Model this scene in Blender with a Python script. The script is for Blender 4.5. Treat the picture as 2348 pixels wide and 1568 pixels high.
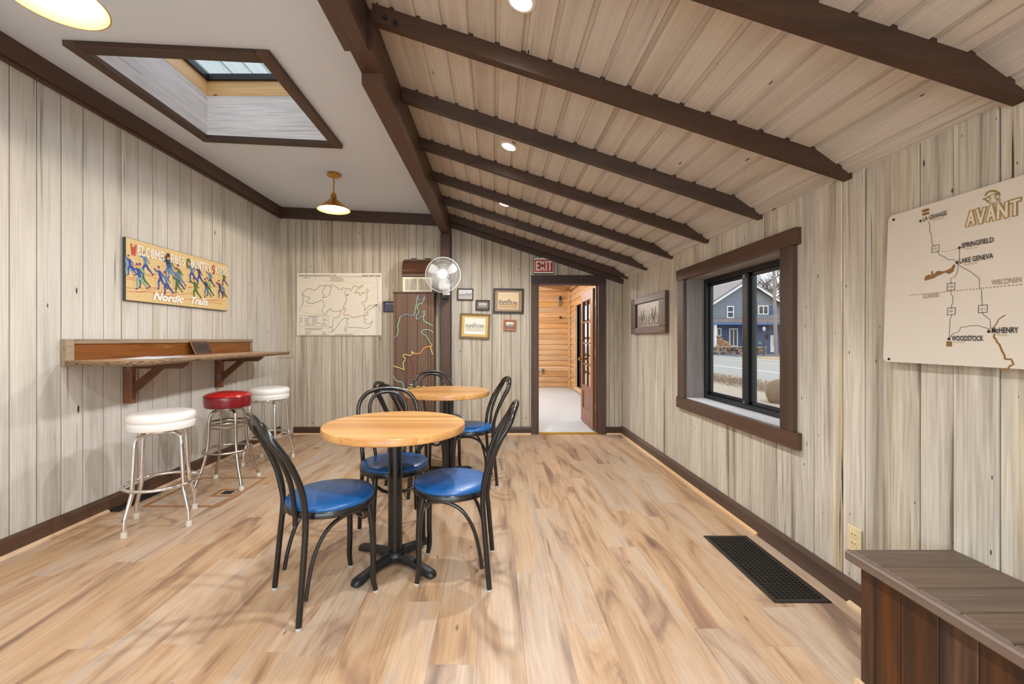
import bpy, bmesh, math, random
from mathutils import Vector, Matrix

for _o in list(bpy.data.objects):
    bpy.data.objects.remove(_o)
SC = bpy.context.scene
COL = SC.collection
PI = math.pi
FPX, VX, VY, EYE = 960.0, 1130.0, 778.0, 1.22     # focal length in px, principal direction in px, eye height

# ------------------------------------------------------------------ camera
cam = bpy.data.cameras.new('camera')
cam.sensor_width = 36.0
cam.lens = FPX / 2348.0 * 36.0
cam.shift_x = (1174.0 - VX) / 2348.0
cam.shift_y = (VY - 784.0) / 2348.0
cam.clip_start, cam.clip_end = 0.02, 400
camo = bpy.data.objects.new('camera', cam)
camo.location = (0, 0, EYE)
camo.rotation_euler = (PI / 2, 0, 0)
COL.objects.link(camo)
SC.camera = camo

# ------------------------------------------------------------------ sky (thin bright cloud)
world = bpy.data.worlds.new('sky')
SC.world = world
world.use_nodes = True
wn = world.node_tree
wn.nodes.clear()
w_out = wn.nodes.new('ShaderNodeOutputWorld')
w_bg = wn.nodes.new('ShaderNodeBackground')
w_tc = wn.nodes.new('ShaderNodeTexCoord')
w_sep = wn.nodes.new('ShaderNodeSeparateXYZ')
w_ramp = wn.nodes.new('ShaderNodeValToRGB')
w_noise = wn.nodes.new('ShaderNodeTexNoise')
w_nr = wn.nodes.new('ShaderNodeValToRGB')
w_mix = wn.nodes.new('ShaderNodeMix')
w_mix.data_type = 'RGBA'
w_ramp.color_ramp.elements[0].position = 0.0
w_ramp.color_ramp.elements[0].color = (0.46, 0.58, 0.78, 1)
w_ramp.color_ramp.elements[1].position = 0.55
w_ramp.color_ramp.elements[1].color = (0.36, 0.50, 0.76, 1)
w_noise.inputs['Scale'].default_value = 3.0
w_noise.inputs['Detail'].default_value = 5.0
w_nr.color_ramp.elements[0].position = 0.36
w_nr.color_ramp.elements[1].position = 0.58
wn.links.new(w_tc.outputs['Generated'], w_sep.inputs[0])
wn.links.new(w_sep.outputs['Z'], w_ramp.inputs[0])
wn.links.new(w_tc.outputs['Generated'], w_noise.inputs['Vector'])
wn.links.new(w_noise.outputs[0], w_nr.inputs[0])
wn.links.new(w_nr.outputs[0], w_mix.inputs['Factor'])
wn.links.new(w_ramp.outputs[0], w_mix.inputs['A'])
w_mix.inputs['B'].default_value = (1.0, .965, .92, 1)
wn.links.new(w_mix.outputs['Result'], w_bg.inputs['Color'])
w_bg.inputs['Strength'].default_value = 1.3
wn.links.new(w_bg.outputs[0], w_out.inputs[0])

# ------------------------------------------------------------------ area lamp added as daylight fill outside the unseen window behind the viewer
dl = bpy.data.lights.new('added_daylight_fill', 'AREA')
dl.shape = 'RECTANGLE'; dl.size, dl.size_y = 4.0, 1.6
dl.energy = 75.0
dl.color = (.80, .91, 1.0)
dlo = bpy.data.objects.new('added_daylight_fill', dl)
dlo.location = (-.52, -2.78, 1.18)
dlo.rotation_euler = (PI / 2, 0, 0)
COL.objects.link(dlo)

# ------------------------------------------------------------------ exposure
SC.view_settings.view_transform = 'Standard'
SC.view_settings.look = 'None'
SC.view_settings.exposure = 0.68
SC.view_settings.gamma = 1.0
SC.view_settings.use_curve_mapping = False
CAN_W, PEND_W, NEXT_W = 56.0, 15.0, 60.0          # lamp powers: ceiling cans, pendants, added lamps of the next room
SC.cycles.max_bounces = 8
SC.cycles.diffuse_bounces = 6
SC.cycles.transparent_max_bounces = 16
SC.cycles.sample_clamp_indirect = 6.0
SC.cycles.caustics_reflective = False
SC.cycles.caustics_refractive = False

# ================================================================== helpers
WL = {}


def wloc(o):
    return WL.get(o.name, Vector((0, 0, 0))) if o is not None else Vector((0, 0, 0))


def P(px, py, Y):
    """point of the place seen at photo pixel (px, py) at depth Y"""
    return Vector(((px - VX) / FPX * Y, Y, EYE - (py - VY) / FPX * Y))


def onleft(px, py, X=-2.74):
    Y = FPX * X / (px - VX)
    return Vector((X, Y, EYE - (py - VY) / FPX * Y))


onright = lambda px, py, X=1.67: onleft(px, py, X)


class MB:
    def __init__(s):
        s.v, s.f, s.m, s.sm = [], [], [], []

    def add(s, verts, faces, mi=0, smooth=False):
        b = len(s.v)
        s.v += [Vector(q) for q in verts]
        for f in faces:
            s.f.append([b + i for i in f])
            s.m.append(mi)
            s.sm.append(smooth)
        return s

    def box(s, x0, x1, y0, y1, z0, z1, c=0.0, mi=0):
        if x0 > x1: x0, x1 = x1, x0
        if y0 > y1: y0, y1 = y1, y0
        if z0 > z1: z0, z1 = z1, z0
        if c <= 0:
            v = [(x, y, z) for x in (x0, x1) for y in (y0, y1) for z in (z0, z1)]
            f = [(0, 1, 3, 2), (4, 6, 7, 5), (0, 4, 5, 1), (2, 3, 7, 6), (0, 2, 6, 4), (1, 5, 7, 3)]
            return s.add(v, f, mi)
        c = min(c, (x1 - x0) * .45, (y1 - y0) * .45, (z1 - z0) * .45)
        lo, hi = (x0, y0, z0), (x1, y1, z1)
        idx, v = {}, []
        for sx in (0, 1):
            for sy in (0, 1):
                for sz in (0, 1):
                    for ax in range(3):
                        p = []
                        for k, sg in enumerate((sx, sy, sz)):
                            e = hi[k] if sg else lo[k]
                            if k != ax:
                                e += -c if sg else c
                            p.append(e)
                        idx[(sx, sy, sz, ax)] = len(v)
                        v.append(p)
        f = []
        for ax in range(3):
            a, b = [k for k in range(3) if k != ax]
            for sg in (0, 1):
                q = []
                for (i, j) in ((0, 0), (1, 0), (1, 1), (0, 1)):
                    t = [0, 0, 0]; t[ax] = sg; t[a] = i; t[b] = j
                    q.append(idx[(*t, ax)])
                f.append(q)
            for i in (0, 1):
                for j in (0, 1):
                    t0 = [0, 0, 0]; t0[a] = i; t0[b] = j
                    t1 = list(t0); t1[ax] = 1
                    f.append([idx[(*t0, a)], idx[(*t1, a)], idx[(*t1, b)], idx[(*t0, b)]])
        for sx in (0, 1):
            for sy in (0, 1):
                for sz in (0, 1):
                    f.append([idx[(sx, sy, sz, k)] for k in range(3)])
        return s.add(v, f, mi)

    def loft(s, rings, mi=0, closed=False, caps=True, smooth=True):
        n = len(rings[0])
        v = [p for r in rings for p in r]
        f = []
        m = len(rings)
        for i in range(m if closed else m - 1):
            a, b = i * n, ((i + 1) % m) * n
            for k in range(n):
                f.append((a + k, a + (k + 1) % n, b + (k + 1) % n, b + k))
        s.add(v, f, mi, smooth)
        if caps and not closed:
            s.add(rings[0], [list(range(n))[::-1]], mi)
            s.add(rings[-1], [list(range(n))], mi)
        return s

    def tube(s, pts, r, segs=8, closed=False, mi=0, caps=True, flat=1.0):
        pts = [Vector(p) for p in pts]
        n = len(pts)
        rs = r if isinstance(r, (list, tuple)) else [r] * n
        rings = []
        nrm = None
        for i in range(n):
            if closed:
                t = pts[(i + 1) % n] - pts[i - 1]
            else:
                t = pts[min(i + 1, n - 1)] - pts[max(i - 1, 0)]
            t.normalize()
            if nrm is None:
                nrm = t.orthogonal().normalized()
            nrm = (nrm - t * nrm.dot(t))
            if nrm.length < 1e-6:
                nrm = t.orthogonal()
            nrm.normalize()
            bn = t.cross(nrm)
            rings.append([pts[i] + nrm * (rs[i] * math.cos(2 * PI * k / segs)) + bn * (rs[i] * flat * math.sin(2 * PI * k / segs)) for k in range(segs)])
        return s.loft(rings, mi, closed, caps)

    def lathe(s, prof, segs=32, c=(0, 0, 0), mi=0, smooth=True):
        c = Vector(c)
        v, f = [], []
        for (r, z) in prof:
            for k in range(segs):
                a = 2 * PI * k / segs
                v.append(c + Vector((r * math.cos(a), r * math.sin(a), z)))
        for i in range(len(prof) - 1):
            for k in range(segs):
                f.append((i * segs + k, i * segs + (k + 1) % segs, (i + 1) * segs + (k + 1) % segs, (i + 1) * segs + k))
        s.add(v, f, mi, smooth)
        for i in (0, len(prof) - 1):
            if prof[i][0] > 1e-5:
                s.add(v[i * segs:(i + 1) * segs], [list(range(segs))], mi)
        return s

    def prism(s, prof, y0, y1, ax='y', mi=0):
        """2D outline extruded along an axis: 'y' outline is (x,z); 'x' outline is (y,z); 'z' outline is (x,y)"""
        def mk(p, t):
            return {'y': (p[0], t, p[1]), 'x': (t, p[0], p[1]), 'z': (p[0], p[1], t)}[ax]
        n = len(prof)
        v = [mk(p, y0) for p in prof] + [mk(p, y1) for p in prof]
        f = [list(range(n))[::-1], list(range(n, 2 * n))]
        f += [(i, (i + 1) % n, n + (i + 1) % n, n + i) for i in range(n)]
        return s.add(v, f, mi)

    def ribbon(s, pts, w, fn, mi=0, closed=False):
        """flat painted stroke; pts in 2D, fn maps 2D to the surface"""
        pts = [Vector((p[0], p[1])) for p in pts]
        n = len(pts)
        ws = w if isinstance(w, (list, tuple)) else [w] * n
        L, R = [], []
        for i in range(n):
            if closed:
                t = pts[(i + 1) % n] - pts[i - 1]
            else:
                t = pts[min(i + 1, n - 1)] - pts[max(i - 1, 0)]
            if t.length < 1e-9: t = Vector((1, 0))
            t.normalize()
            nn = Vector((-t.y, t.x)) * ws[i] * .5
            L.append(fn(*(pts[i] + nn))); R.append(fn(*(pts[i] - nn)))
        f = [(i, (i + 1) % n, n + (i + 1) % n, n + i) for i in range(n if closed else n - 1)]
        return s.add(L + R, f, mi)

    def poly(s, pts, fn, mi=0):
        return s.add([fn(*p) for p in pts], [list(range(len(pts)))], mi)

    def map(s, fn):
        s.v = [Vector(fn(q)) for q in s.v]
        return s

    def build(s, name, mat, parent=None, origin=None, fix=True):
        me = bpy.data.meshes.new(name)
        lo = Vector((min(q.x for q in s.v), min(q.y for q in s.v), min(q.z for q in s.v)))
        hi = Vector((max(q.x for q in s.v), max(q.y for q in s.v), max(q.z for q in s.v)))
        og = Vector(origin) if origin is not None else Vector(((lo.x + hi.x) / 2, (lo.y + hi.y) / 2, lo.z))
        me.from_pydata([q - og for q in s.v], [], s.f)
        mats = mat if isinstance(mat, (list, tuple)) else [mat]
        for m in mats:
            me.materials.append(M[m] if isinstance(m, str) else m)
        me.polygons.foreach_set('material_index', s.m)
        me.polygons.foreach_set('use_smooth', s.sm)
        if fix:
            bm = bmesh.new(); bm.from_mesh(me)
            bmesh.ops.remove_doubles(bm, verts=bm.verts, dist=1e-6)
            bmesh.ops.recalc_face_normals(bm, faces=bm.faces)
            bm.to_mesh(me); bm.free()
        if any(s.sm):
            me.set_sharp_from_angle(angle=math.radians(40))
        me.update()
        o = bpy.data.objects.new(name, me)
        COL.objects.link(o)
        o.location = og - wloc(parent)
        if parent is not None:
            o.parent = parent
        WL[o.name] = og
        return o


def smoothpts(pts, n=6, closed=False):
    pts = [Vector(p) for p in pts]
    out = []
    m = len(pts)
    for i in range(m if closed else m - 1):
        p0 = pts[(i - 1) % m] if closed or i > 0 else pts[0]
        p1 = pts[i]; p2 = pts[(i + 1) % m]
        p3 = pts[(i + 2) % m] if closed or i + 2 < m else pts[-1]
        for k in range(n):
            t = k / n
            out.append(.5 * ((2 * p1) + (p2 - p0) * t + (2 * p0 - 5 * p1 + 4 * p2 - p3) * t * t + (3 * p1 - p0 - 3 * p2 + p3) * t ** 3))
    if not closed: out.append(pts[-1])
    return out


def circ(cx, cy, z, r, n=32):
    return [(cx + r * math.cos(2 * PI * k / n), cy + r * math.sin(2 * PI * k / n), z) for k in range(n)]


def tag(o, label=None, cat=None, group=None, kind=None):
    if label: o['label'] = label
    if cat: o['category'] = cat
    if group: o['group'] = group
    if kind: o['kind'] = kind
    return o


def empty(name, loc=(0, 0, 0), label=None, cat=None, group=None, kind=None):
    o = bpy.data.objects.new(name, None)
    COL.objects.link(o)
    o.empty_display_size = .1
    o.location = loc
    WL[o.name] = Vector(loc)
    return tag(o, label, cat, group, kind)


def copy_tree(o, parent=None):
    c = o.copy(); COL.objects.link(c); c.parent = parent
    for ch in list(o.children): copy_tree(ch, c)
    return c


def box(name, x0, x1, y0, y1, z0, z1, mat, parent=None, c=0.0):
    return MB().box(x0, x1, y0, y1, z0, z1, c).build(name, mat, parent)


def text(s, mat, parent, name, org, u, v, height, width=None, shear=0.0, bold=0.0, align='L', lift=0.0015):
    """writing as flat letter shapes; org = lower-left (or centre) of the writing, u/v = reading and up directions"""
    cu = bpy.data.curves.new('t', 'FONT')
    cu.body = s; cu.size = 1.0; cu.shear = shear; cu.offset = bold; cu.resolution_u = 3
    cu.fill_mode = 'FRONT'
    to = bpy.data.objects.new('t', cu)
    COL.objects.link(to)
    dg = bpy.context.evaluated_depsgraph_get()
    me = bpy.data.meshes.new_from_object(to.evaluated_get(dg))
    bpy.data.objects.remove(to); bpy.data.curves.remove(cu)
    co = [q.co.copy() for q in me.vertices]
    fs = [list(p.vertices) for p in me.polygons]
    bpy.data.meshes.remove(me)
    x0, x1 = min(q.x for q in co), max(q.x for q in co)
    y0, y1 = min(q.y for q in co), max(q.y for q in co)
    k = height / (y1 - y0)
    kx = width / (x1 - x0) if width else k
    u, v = Vector(u).normalized(), Vector(v).normalized()
    n = u.cross(v)
    w = (x1 - x0) * kx
    off = -w / 2 if align == 'C' else 0
    mb = MB()
    mb.add([Vector(org) + u * ((q.x - x0) * kx + off) + v * ((q.y - y0) * k) + n * lift for q in co], fs)
    return mb.build(name, mat, parent, fix=False)


# ================================================================== materials
M = {}


def srgb(r, g, b):
    f = lambda c: (c / 255 / 12.92) if c / 255 <= .04045 else ((c / 255 + .055) / 1.055) ** 2.4
    return (f(r), f(g), f(b), 1.0)


def newmat(name):
    m = bpy.data.materials.new(name); m.use_nodes = True
    nt = m.node_tree
    b = nt.nodes['Principled BSDF']
    M[name] = m
    return m, nt, b


def plain(name, col, rough=.5, metal=0.0, bump=0.0, bscale=200, var=0.0, coat=0.0, spec=.5, emit=None, estr=0):
    m, nt, b = newmat(name)
    b.inputs['Base Color'].default_value = col
    b.inputs['Roughness'].default_value = rough
    b.inputs['Metallic'].default_value = metal
    b.inputs['Coat Weight'].default_value = coat
    b.inputs['Specular IOR Level'].default_value = spec
    N, Lk = nt.nodes, nt.links
    if var > 0 or bump > 0:
        tc = N.new('ShaderNodeNewGeometry')
        ns = N.new('ShaderNodeTexNoise'); ns.inputs['Scale'].default_value = bscale; ns.inputs['Detail'].default_value = 3
        Lk.new(tc.outputs['Position'], ns.inputs['Vector'])
        if bump > 0:
            bp = N.new('ShaderNodeBump'); bp.inputs['Strength'].default_value = bump; bp.inputs['Distance'].default_value = .002
            Lk.new(ns.outputs[0], bp.inputs['Height']); Lk.new(bp.outputs[0], b.inputs['Normal'])
        if var > 0:
            n2 = N.new('ShaderNodeTexNoise'); n2.inputs['Scale'].default_value = 6; n2.inputs['Detail'].default_value = 5
            Lk.new(tc.outputs['Position'], n2.inputs['Vector'])
            mx = N.new('ShaderNodeMix'); mx.data_type = 'RGBA'
            mx.inputs['A'].default_value = tuple(c * (1 - var) for c in col[:3]) + (1,)
            mx.inputs['B'].default_value = tuple(min(1, c * (1 + var)) for c in col[:3]) + (1,)
            Lk.new(n2.outputs[0], mx.inputs['Factor']); Lk.new(mx.outputs['Result'], b.inputs['Base Color'])
    if emit:
        b.inputs['Emission Color'].default_value = emit; b.inputs['Emission Strength'].default_value = estr
    return m


def wood(name, axis, stops, across=9.0, along=.5, gacross=90.0, galong=3.0, grain=.35, rough=.6, bump=.25, var=.12, knots=0.0, kcol=(.02, .014, .01, 1),
         kx=7.0, kl=2.2, coat=0.0, warp=.25, obj=False, cracks=0.0, dots=0.0, lo=.3, hi=.7, plane=None):
    """boards: stops = [(pos, colour)] over slow streaks along the axis; fine grain, knots, cracks, nail dots, board to board variation"""
    m, nt, b = newmat(name)
    N, Lk = nt.nodes, nt.links
    if obj:
        geo = N.new('ShaderNodeTexCoord'); src = geo.outputs['Object']
    else:
        geo = N.new('ShaderNodeNewGeometry'); src = geo.outputs['Position']
    oi = N.new('ShaderNodeObjectInfo')
    mul = N.new('ShaderNodeMath'); mul.operation = 'MULTIPLY'; mul.inputs[1].default_value = 61.7
    Lk.new(oi.outputs['Random'], mul.inputs[0])
    addv = N.new('ShaderNodeVectorMath'); addv.operation = 'ADD'
    Lk.new(src, addv.inputs[0]); Lk.new(mul.outputs[0], addv.inputs[1])

    def scaled(a, l):
        mp = N.new('ShaderNodeVectorMath'); mp.operation = 'MULTIPLY'
        sc = [a, a, a]; sc['XYZ'.index(axis)] = l
        mp.inputs[1].default_value = sc
        Lk.new(addv.outputs[0], mp.inputs[0])
        return mp.outputs[0]

    def noise(vec, det=3, dist=0.0, rough_=.55):
        n = N.new('ShaderNodeTexNoise'); n.inputs['Scale'].default_value = 1.0; n.inputs['Detail'].default_value = det
        n.inputs['Distortion'].default_value = dist; n.inputs['Roughness'].default_value = rough_
        Lk.new(vec, n.inputs['Vector'])
        return n.outputs[0]

    def mapr(x, a, b_, c=0.0, d=1.0):
        r = N.new('ShaderNodeMapRange'); r.inputs['From Min'].default_value = a; r.inputs['From Max'].default_value = b_
        r.inputs['To Min'].default_value = c; r.inputs['To Max'].default_value = d
        Lk.new(x, r.inputs[0]); return r.outputs[0]

    def flat2(a, l):
        v3 = scaled(a, l)
        if not plane: return v3
        sp = N.new('ShaderNodeSeparateXYZ'); cb = N.new('ShaderNodeCombineXYZ')
        Lk.new(v3, sp.inputs[0]); Lk.new(sp.outputs[plane[0]], cb.inputs[0]); Lk.new(sp.outputs[plane[1]], cb.inputs[1])
        return cb.outputs[0]

    def vor(a, l):
        vo = N.new('ShaderNodeTexVoronoi'); vo.inputs['Scale'].default_value = 1.0
        if plane: vo.voronoi_dimensions = '2D'
        Lk.new(flat2(a, l), vo.inputs['Vector'])
        return vo

    def pick(vo, d0, d1, keep):
        """spot mask; only some cells carry a spot, of varied size"""
        sp = N.new('ShaderNodeSeparateColor'); Lk.new(vo.outputs['Color'], sp.inputs[0])
        gt = N.new('ShaderNodeMath'); gt.operation = 'GREATER_THAN'; gt.inputs[1].default_value = keep; Lk.new(sp.outputs[0], gt.inputs[0])
        dv = N.new('ShaderNodeMath'); dv.operation = 'DIVIDE'; Lk.new(vo.outputs['Distance'], dv.inputs[0]); Lk.new(mapr(sp.outputs[1], 0, 1, .45, 1.3), dv.inputs[1])
        ml = N.new('ShaderNodeMath'); ml.operation = 'MULTIPLY'; Lk.new(mapr(dv.outputs[0], d0, d1), ml.inputs[0]); Lk.new(gt.outputs[0], ml.inputs[1])
        return ml.outputs[0]

    streak = noise(scaled(across, along), 4, warp)
    rp = N.new('ShaderNodeValToRGB')
    els = rp.color_ramp.elements
    els[0].position, els[0].color = stops[0]
    els[1].position, els[1].color = stops[-1]
    for (p, c) in stops[1:-1]:
        e = els.new(p); e.color = c
    Lk.new(mapr(streak, lo, hi), rp.inputs[0])
    col = rp.outputs[0]
    fine = noise(scaled(gacross, galong), 3, .4)

    def mult(colsock, facsock, amount):
        mx = N.new('ShaderNodeMix'); mx.data_type = 'RGBA'; mx.blend_type = 'MULTIPLY'
        mx.inputs['Factor'].default_value = amount
        Lk.new(colsock, mx.inputs['A']); Lk.new(facsock, mx.inputs['B'])
        return mx.outputs['Result']

    col = mult(col, mapr(fine, .35, .62, .25, 1.0), grain)
    # board to board
    hv = N.new('ShaderNodeHueSaturation')
    Lk.new(col, hv.inputs['Color'])
    Lk.new(mapr(oi.outputs['Random'], 0, 1, 1 - var, 1 + var), hv.inputs['Value'])
    mul2 = N.new('ShaderNodeMath'); mul2.operation = 'FRACT'
    Lk.new(mul.outputs[0], mul2.inputs[0])
    Lk.new(mapr(mul2.outputs[0], 0, 1, .85, 1.15), hv.inputs['Saturation'])
    col = hv.outputs[0]
    height = fine

    def overlay(colsock, fac, c):
        mx = N.new('ShaderNodeMix'); mx.data_type = 'RGBA'
        Lk.new(fac, mx.inputs['Factor']); Lk.new(colsock, mx.inputs['A']); mx.inputs['B'].default_value = c
        return mx.outputs['Result']

    if cracks > 0:
        cr = noise(scaled(55, .9), 2, .6)
        cm = mapr(noise(scaled(4, .8), 2), .48, .62)
        ml = N.new('ShaderNodeMath'); ml.operation = 'MULTIPLY'
        Lk.new(mapr(cr, .36, .30), ml.inputs[0]); Lk.new(cm, ml.inputs[1])
        ms = N.new('ShaderNodeMath'); ms.operation = 'MULTIPLY'; ms.inputs[1].default_value = cracks
        Lk.new(ml.outputs[0], ms.inputs[0])
        col = overlay(col, ms.outputs[0], kcol)
    if knots > 0:
        vo = vor(kx, kl)
        col = overlay(col, pick(vo, .055 * knots, .03 * knots, .62), kcol)
    if dots > 0:
        vo = vor(11, 3.0)
        col = overlay(col, pick(vo, .075 * dots, .05 * dots, .55), kcol)
    Lk.new(col, b.inputs['Base Color'])
    b.inputs['Roughness'].default_value = rough
    b.inputs['Coat Weight'].default_value = coat
    b.inputs['Coat Roughness'].default_value = .15
    bp = N.new('ShaderNodeBump'); bp.inputs['Strength'].default_value = bump; bp.inputs['Distance'].default_value = .003
    Lk.new(height, bp.inputs['Height']); Lk.new(bp.outputs[0], b.inputs['Normal'])
    return m


S = srgb
wood('board_left', 'Z', [(0, S(180, 174, 164)), (.35, S(203, 198, 189)), (.7, S(210, 205, 197)), (1, S(193, 185, 172))], across=8, along=.7, grain=.18, var=.04,
     knots=.45, kx=3.2, kl=.9, cracks=.7, gacross=110, galong=2.2, rough=.7, bump=.35, plane='YZ', kcol=S(58, 48, 40))
wood('board_back', 'Z', [(0, S(158, 146, 131)), (.4, S(188, 177, 161)), (.7, S(202, 192, 176)), (1, S(179, 165, 145))], across=14, along=.5, grain=.26, var=.06,
     knots=.45, kx=5, kl=1.3, cracks=.5, rough=.75, bump=.3, plane='XZ', kcol=S(62, 52, 44))
wood('board_right', 'Z', [(0, S(130, 119, 105)), (.25, S(191, 182, 166)), (.65, S(212, 205, 191)), (1, S(189, 175, 152))], across=12, along=.45, grain=.36, var=.07,
     knots=.5, kx=6.0, kl=1.4, cracks=1.0, dots=.35, rough=.75, bump=.45, plane='YZ', kcol=S(48, 42, 37))
wood('board_ceiling', 'Y', [(0, S(182, 173, 163)), (.5, S(202, 193, 183)), (1, S(192, 181, 170))], across=9, along=.6, grain=.16, var=.04, cracks=.5, knots=.55, kx=7, kl=1.6,
     kcol=S(56, 46, 40), gacross=130, galong=2.5, rough=.5, bump=.4, plane='XY')
wood('plank_floor', 'Y', [(0, S(122, 96, 82)), (.2, S(156, 126, 104)), (.42, S(187, 155, 125)), (.7, S(195, 168, 142)), (1, S(176, 159, 147))], across=6.5, along=1.0, warp=1.5,
     grain=.22, var=.035, gacross=120, galong=3.2, rough=.40, bump=.08, knots=.5, kx=4.5, kl=1.3, kcol=S(132, 104, 88), lo=.26, hi=.74, plane='XY')
wood('brown_paint_y', 'Y', [(0, S(68, 48, 38)), (.5, S(88, 63, 50)), (1, S(76, 54, 42))], grain=.25, var=.05, rough=.5, bump=.35, knots=.6, kx=4, kl=2)
wood('brown_paint_x', 'X', [(0, S(54, 37, 28)), (.5, S(71, 50, 38)), (1, S(61, 42, 32))], grain=.25, var=.05, rough=.5, bump=.35)
wood('brown_paint_z', 'Z', [(0, S(66, 47, 37)), (.5, S(84, 60, 48)), (1, S(74, 53, 42))], grain=.22, var=.05, rough=.5, bump=.3, knots=.5, kx=4, kl=2)
wood('grey_paint_y', 'Y', [(0, S(196, 193, 194)), (.5, S(222, 220, 221)), (1, S(208, 205, 206))], grain=.28, var=.05, cracks=.5, rough=.65, bump=.5)
wood('grey_paint_x', 'X', [(0, S(196, 193, 194)), (.5, S(222, 220, 221)), (1, S(208, 205, 206))], grain=.28, var=.05, cracks=.5, rough=.65, bump=.5)
wood('reveal_paint', 'Z', [(0, S(126, 116, 113)), (.5, S(148, 137, 134)), (1, S(138, 127, 124))], grain=.3, rough=.6, bump=.5, knots=.8, kcol=S(80, 70, 68), kx=3, kl=1)
wood('pine', 'X', [(0, S(198, 154, 102)), (.5, S(224, 188, 138)), (1, S(212, 170, 118))], grain=.3, var=.05, knots=1.6, kx=6, kl=3, kcol=S(130, 82, 42), plane='ZX', rough=.5, bump=.1)
wood('pine_y', 'Y', [(0, S(204, 162, 112)), (.5, S(228, 194, 146)), (1, S(216, 176, 126))], grain=.3, var=.05, rough=.5, bump=.1)
wood('raw_shoe', 'Y', [(0, S(206, 164, 116)), (.5, S(228, 192, 148)), (1, S(216, 176, 130))], grain=.2, rough=.5, bump=.1)
wood('raw_shoe_x', 'X', [(0, S(206, 164, 116)), (.5, S(228, 192, 148)), (1, S(216, 176, 130))], grain=.2, rough=.5, bump=.1)
wood('counter_wood', 'Y', [(0, S(150, 108, 78)), (.5, S(200, 160, 122)), (1, S(178, 134, 98))], grain=.35, var=0, rough=.4, bump=.15)
wood('bark_edge', 'Y', [(0, S(72, 52, 36)), (.5, S(150, 122, 92)), (1, S(100, 76, 54))], across=40, along=12, grain=.5, var=0, rough=.8, bump=.8)
wood('splash_wood', 'Y', [(0, S(104, 64, 38)), (.45, S(140, 90, 54)), (.8, S(128, 80, 46)), (1, S(166, 116, 70))], across=10, along=.9, grain=.35, var=0, rough=.35, bump=.1, knots=.8, kx=5, kl=1)
wood('splash_frame', 'Y', [(0, S(126, 106, 84)), (.5, S(164, 142, 116)), (1, S(146, 122, 96))], grain=.45, var=.04, rough=.8, bump=.5)
wood('bracket_wood', 'X', [(0, S(70, 44, 29)), (.5, S(100, 64, 41)), (1, S(84, 53, 34))], grain=.35, var=.08, rough=.45, bump=.1)
wood('bracket_wood_z', 'Z', [(0, S(94, 58, 36)), (.5, S(126, 80, 50)), (1, S(108, 68, 42))], grain=.35, var=.08, rough=.45, bump=.1)
wood('bench_front', 'Z', [(0, S(22, 14, 10)), (.35, S(58, 34, 19)), (.65, S(88, 53, 29)), (1, S(42, 25, 14))], across=11, along=.6, grain=.6, var=.28, rough=.45, bump=.35, gacross=70, galong=2)
wood('bench_top', 'X', [(0, S(82, 66, 54)), (.5, S(102, 84, 70)), (1, S(92, 75, 62))], grain=.4, var=.05, rough=.5, bump=.6, cracks=.5, kcol=S(60, 46, 38))
wood('bench_edge', 'Y', [(0, S(92, 74, 62)), (.5, S(110, 90, 77)), (1, S(101, 82, 69))], grain=.15, var=.03, rough=.5, bump=.2)
wood('orange_board', 'X', [(0, S(188, 142, 96)), (.4, S(214, 170, 122)), (.75, S(222, 182, 136)), (1, S(198, 152, 106))], across=20, along=.6, grain=.3, var=.09, knots=.8, kx=8, kl=2,
     kcol=S(140, 84, 40), rough=.45, bump=.2)
wood('orange_board_y', 'Y', [(0, S(188, 142, 96)), (.4, S(214, 170, 122)), (.75, S(222, 182, 136)), (1, S(198, 152, 106))], across=20, along=.6, grain=.3, var=.09, rough=.45, bump=.2)
wood('door_wood', 'Z', [(0, S(96, 52, 28)), (.5, S(136, 80, 46)), (1, S(114, 64, 36))], grain=.4, var=.06, rough=.4, bump=.2)
wood('trail_cabinet', 'Z', [(0, S(88, 64, 47)), (.5, S(106, 78, 59)), (1, S(96, 70, 53))], grain=.2, var=.05, rough=.5, bump=.2, dots=.5, kcol=S(60, 42, 32))
wood('siding_teal', 'Y', [(0, S(186, 204, 206)), (.5, S(206, 220, 220)), (1, S(196, 212, 214))], grain=.06, var=.03, rough=.6, bump=.05)
wood('blond_frame', 'X', [(0, S(188, 92, 48)), (1, S(206, 108, 60))], grain=.2, var=0, rough=.5, bump=.1)
wood('hatch_strip', 'Y', [(0, S(150, 98, 56)), (1, S(172, 118, 72))], grain=.3, var=.05, rough=.5, bump=.1)
wood('trunk_bark', 'Z', [(0, S(84, 72, 66)), (1, S(124, 108, 98))], across=8, along=1, grain=.4, rough=.9, bump=.4)

plain('gap_dark', S(24, 19, 15), .95)
plain('ceiling_white', S(213, 221, 233), .8, bump=.05, bscale=300)
plain('plaster', S(225, 225, 224), .8)
plain('concrete', S(196, 200, 204), .6, bump=.1, bscale=60, var=.08)
plain('threshold', S(206, 160, 40), .35, metal=.6)
plain('chrome', (.82, .82, .82, 1), .12, metal=1.0)
plain('chrome_worn', (.52, .47, .42, 1), .26, metal=1.0, var=.25)
plain('white_vinyl', S(232, 230, 226), .32, bump=.05, bscale=90)
plain('red_vinyl', S(118, 16, 24), .28, bump=.06, bscale=60, var=.15, coat=.3)
plain('red_vinyl_top', S(176, 26, 32), .26, coat=.4)
plain('blue_vinyl', S(8, 80, 142), .36, bump=.03, bscale=90, coat=.15)
plain('black_metal', S(20, 19, 19), .28, coat=.25)
plain('black_cast', S(24, 25, 27), .42, bump=.15, bscale=400)
plain('rubber', S(206, 198, 182), .6)
plain('glide', S(190, 195, 200), .35)
plain('brass', S(196, 146, 62), .3, metal=1.0)
plain('brass_inner', S(160, 116, 58), .55)
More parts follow.
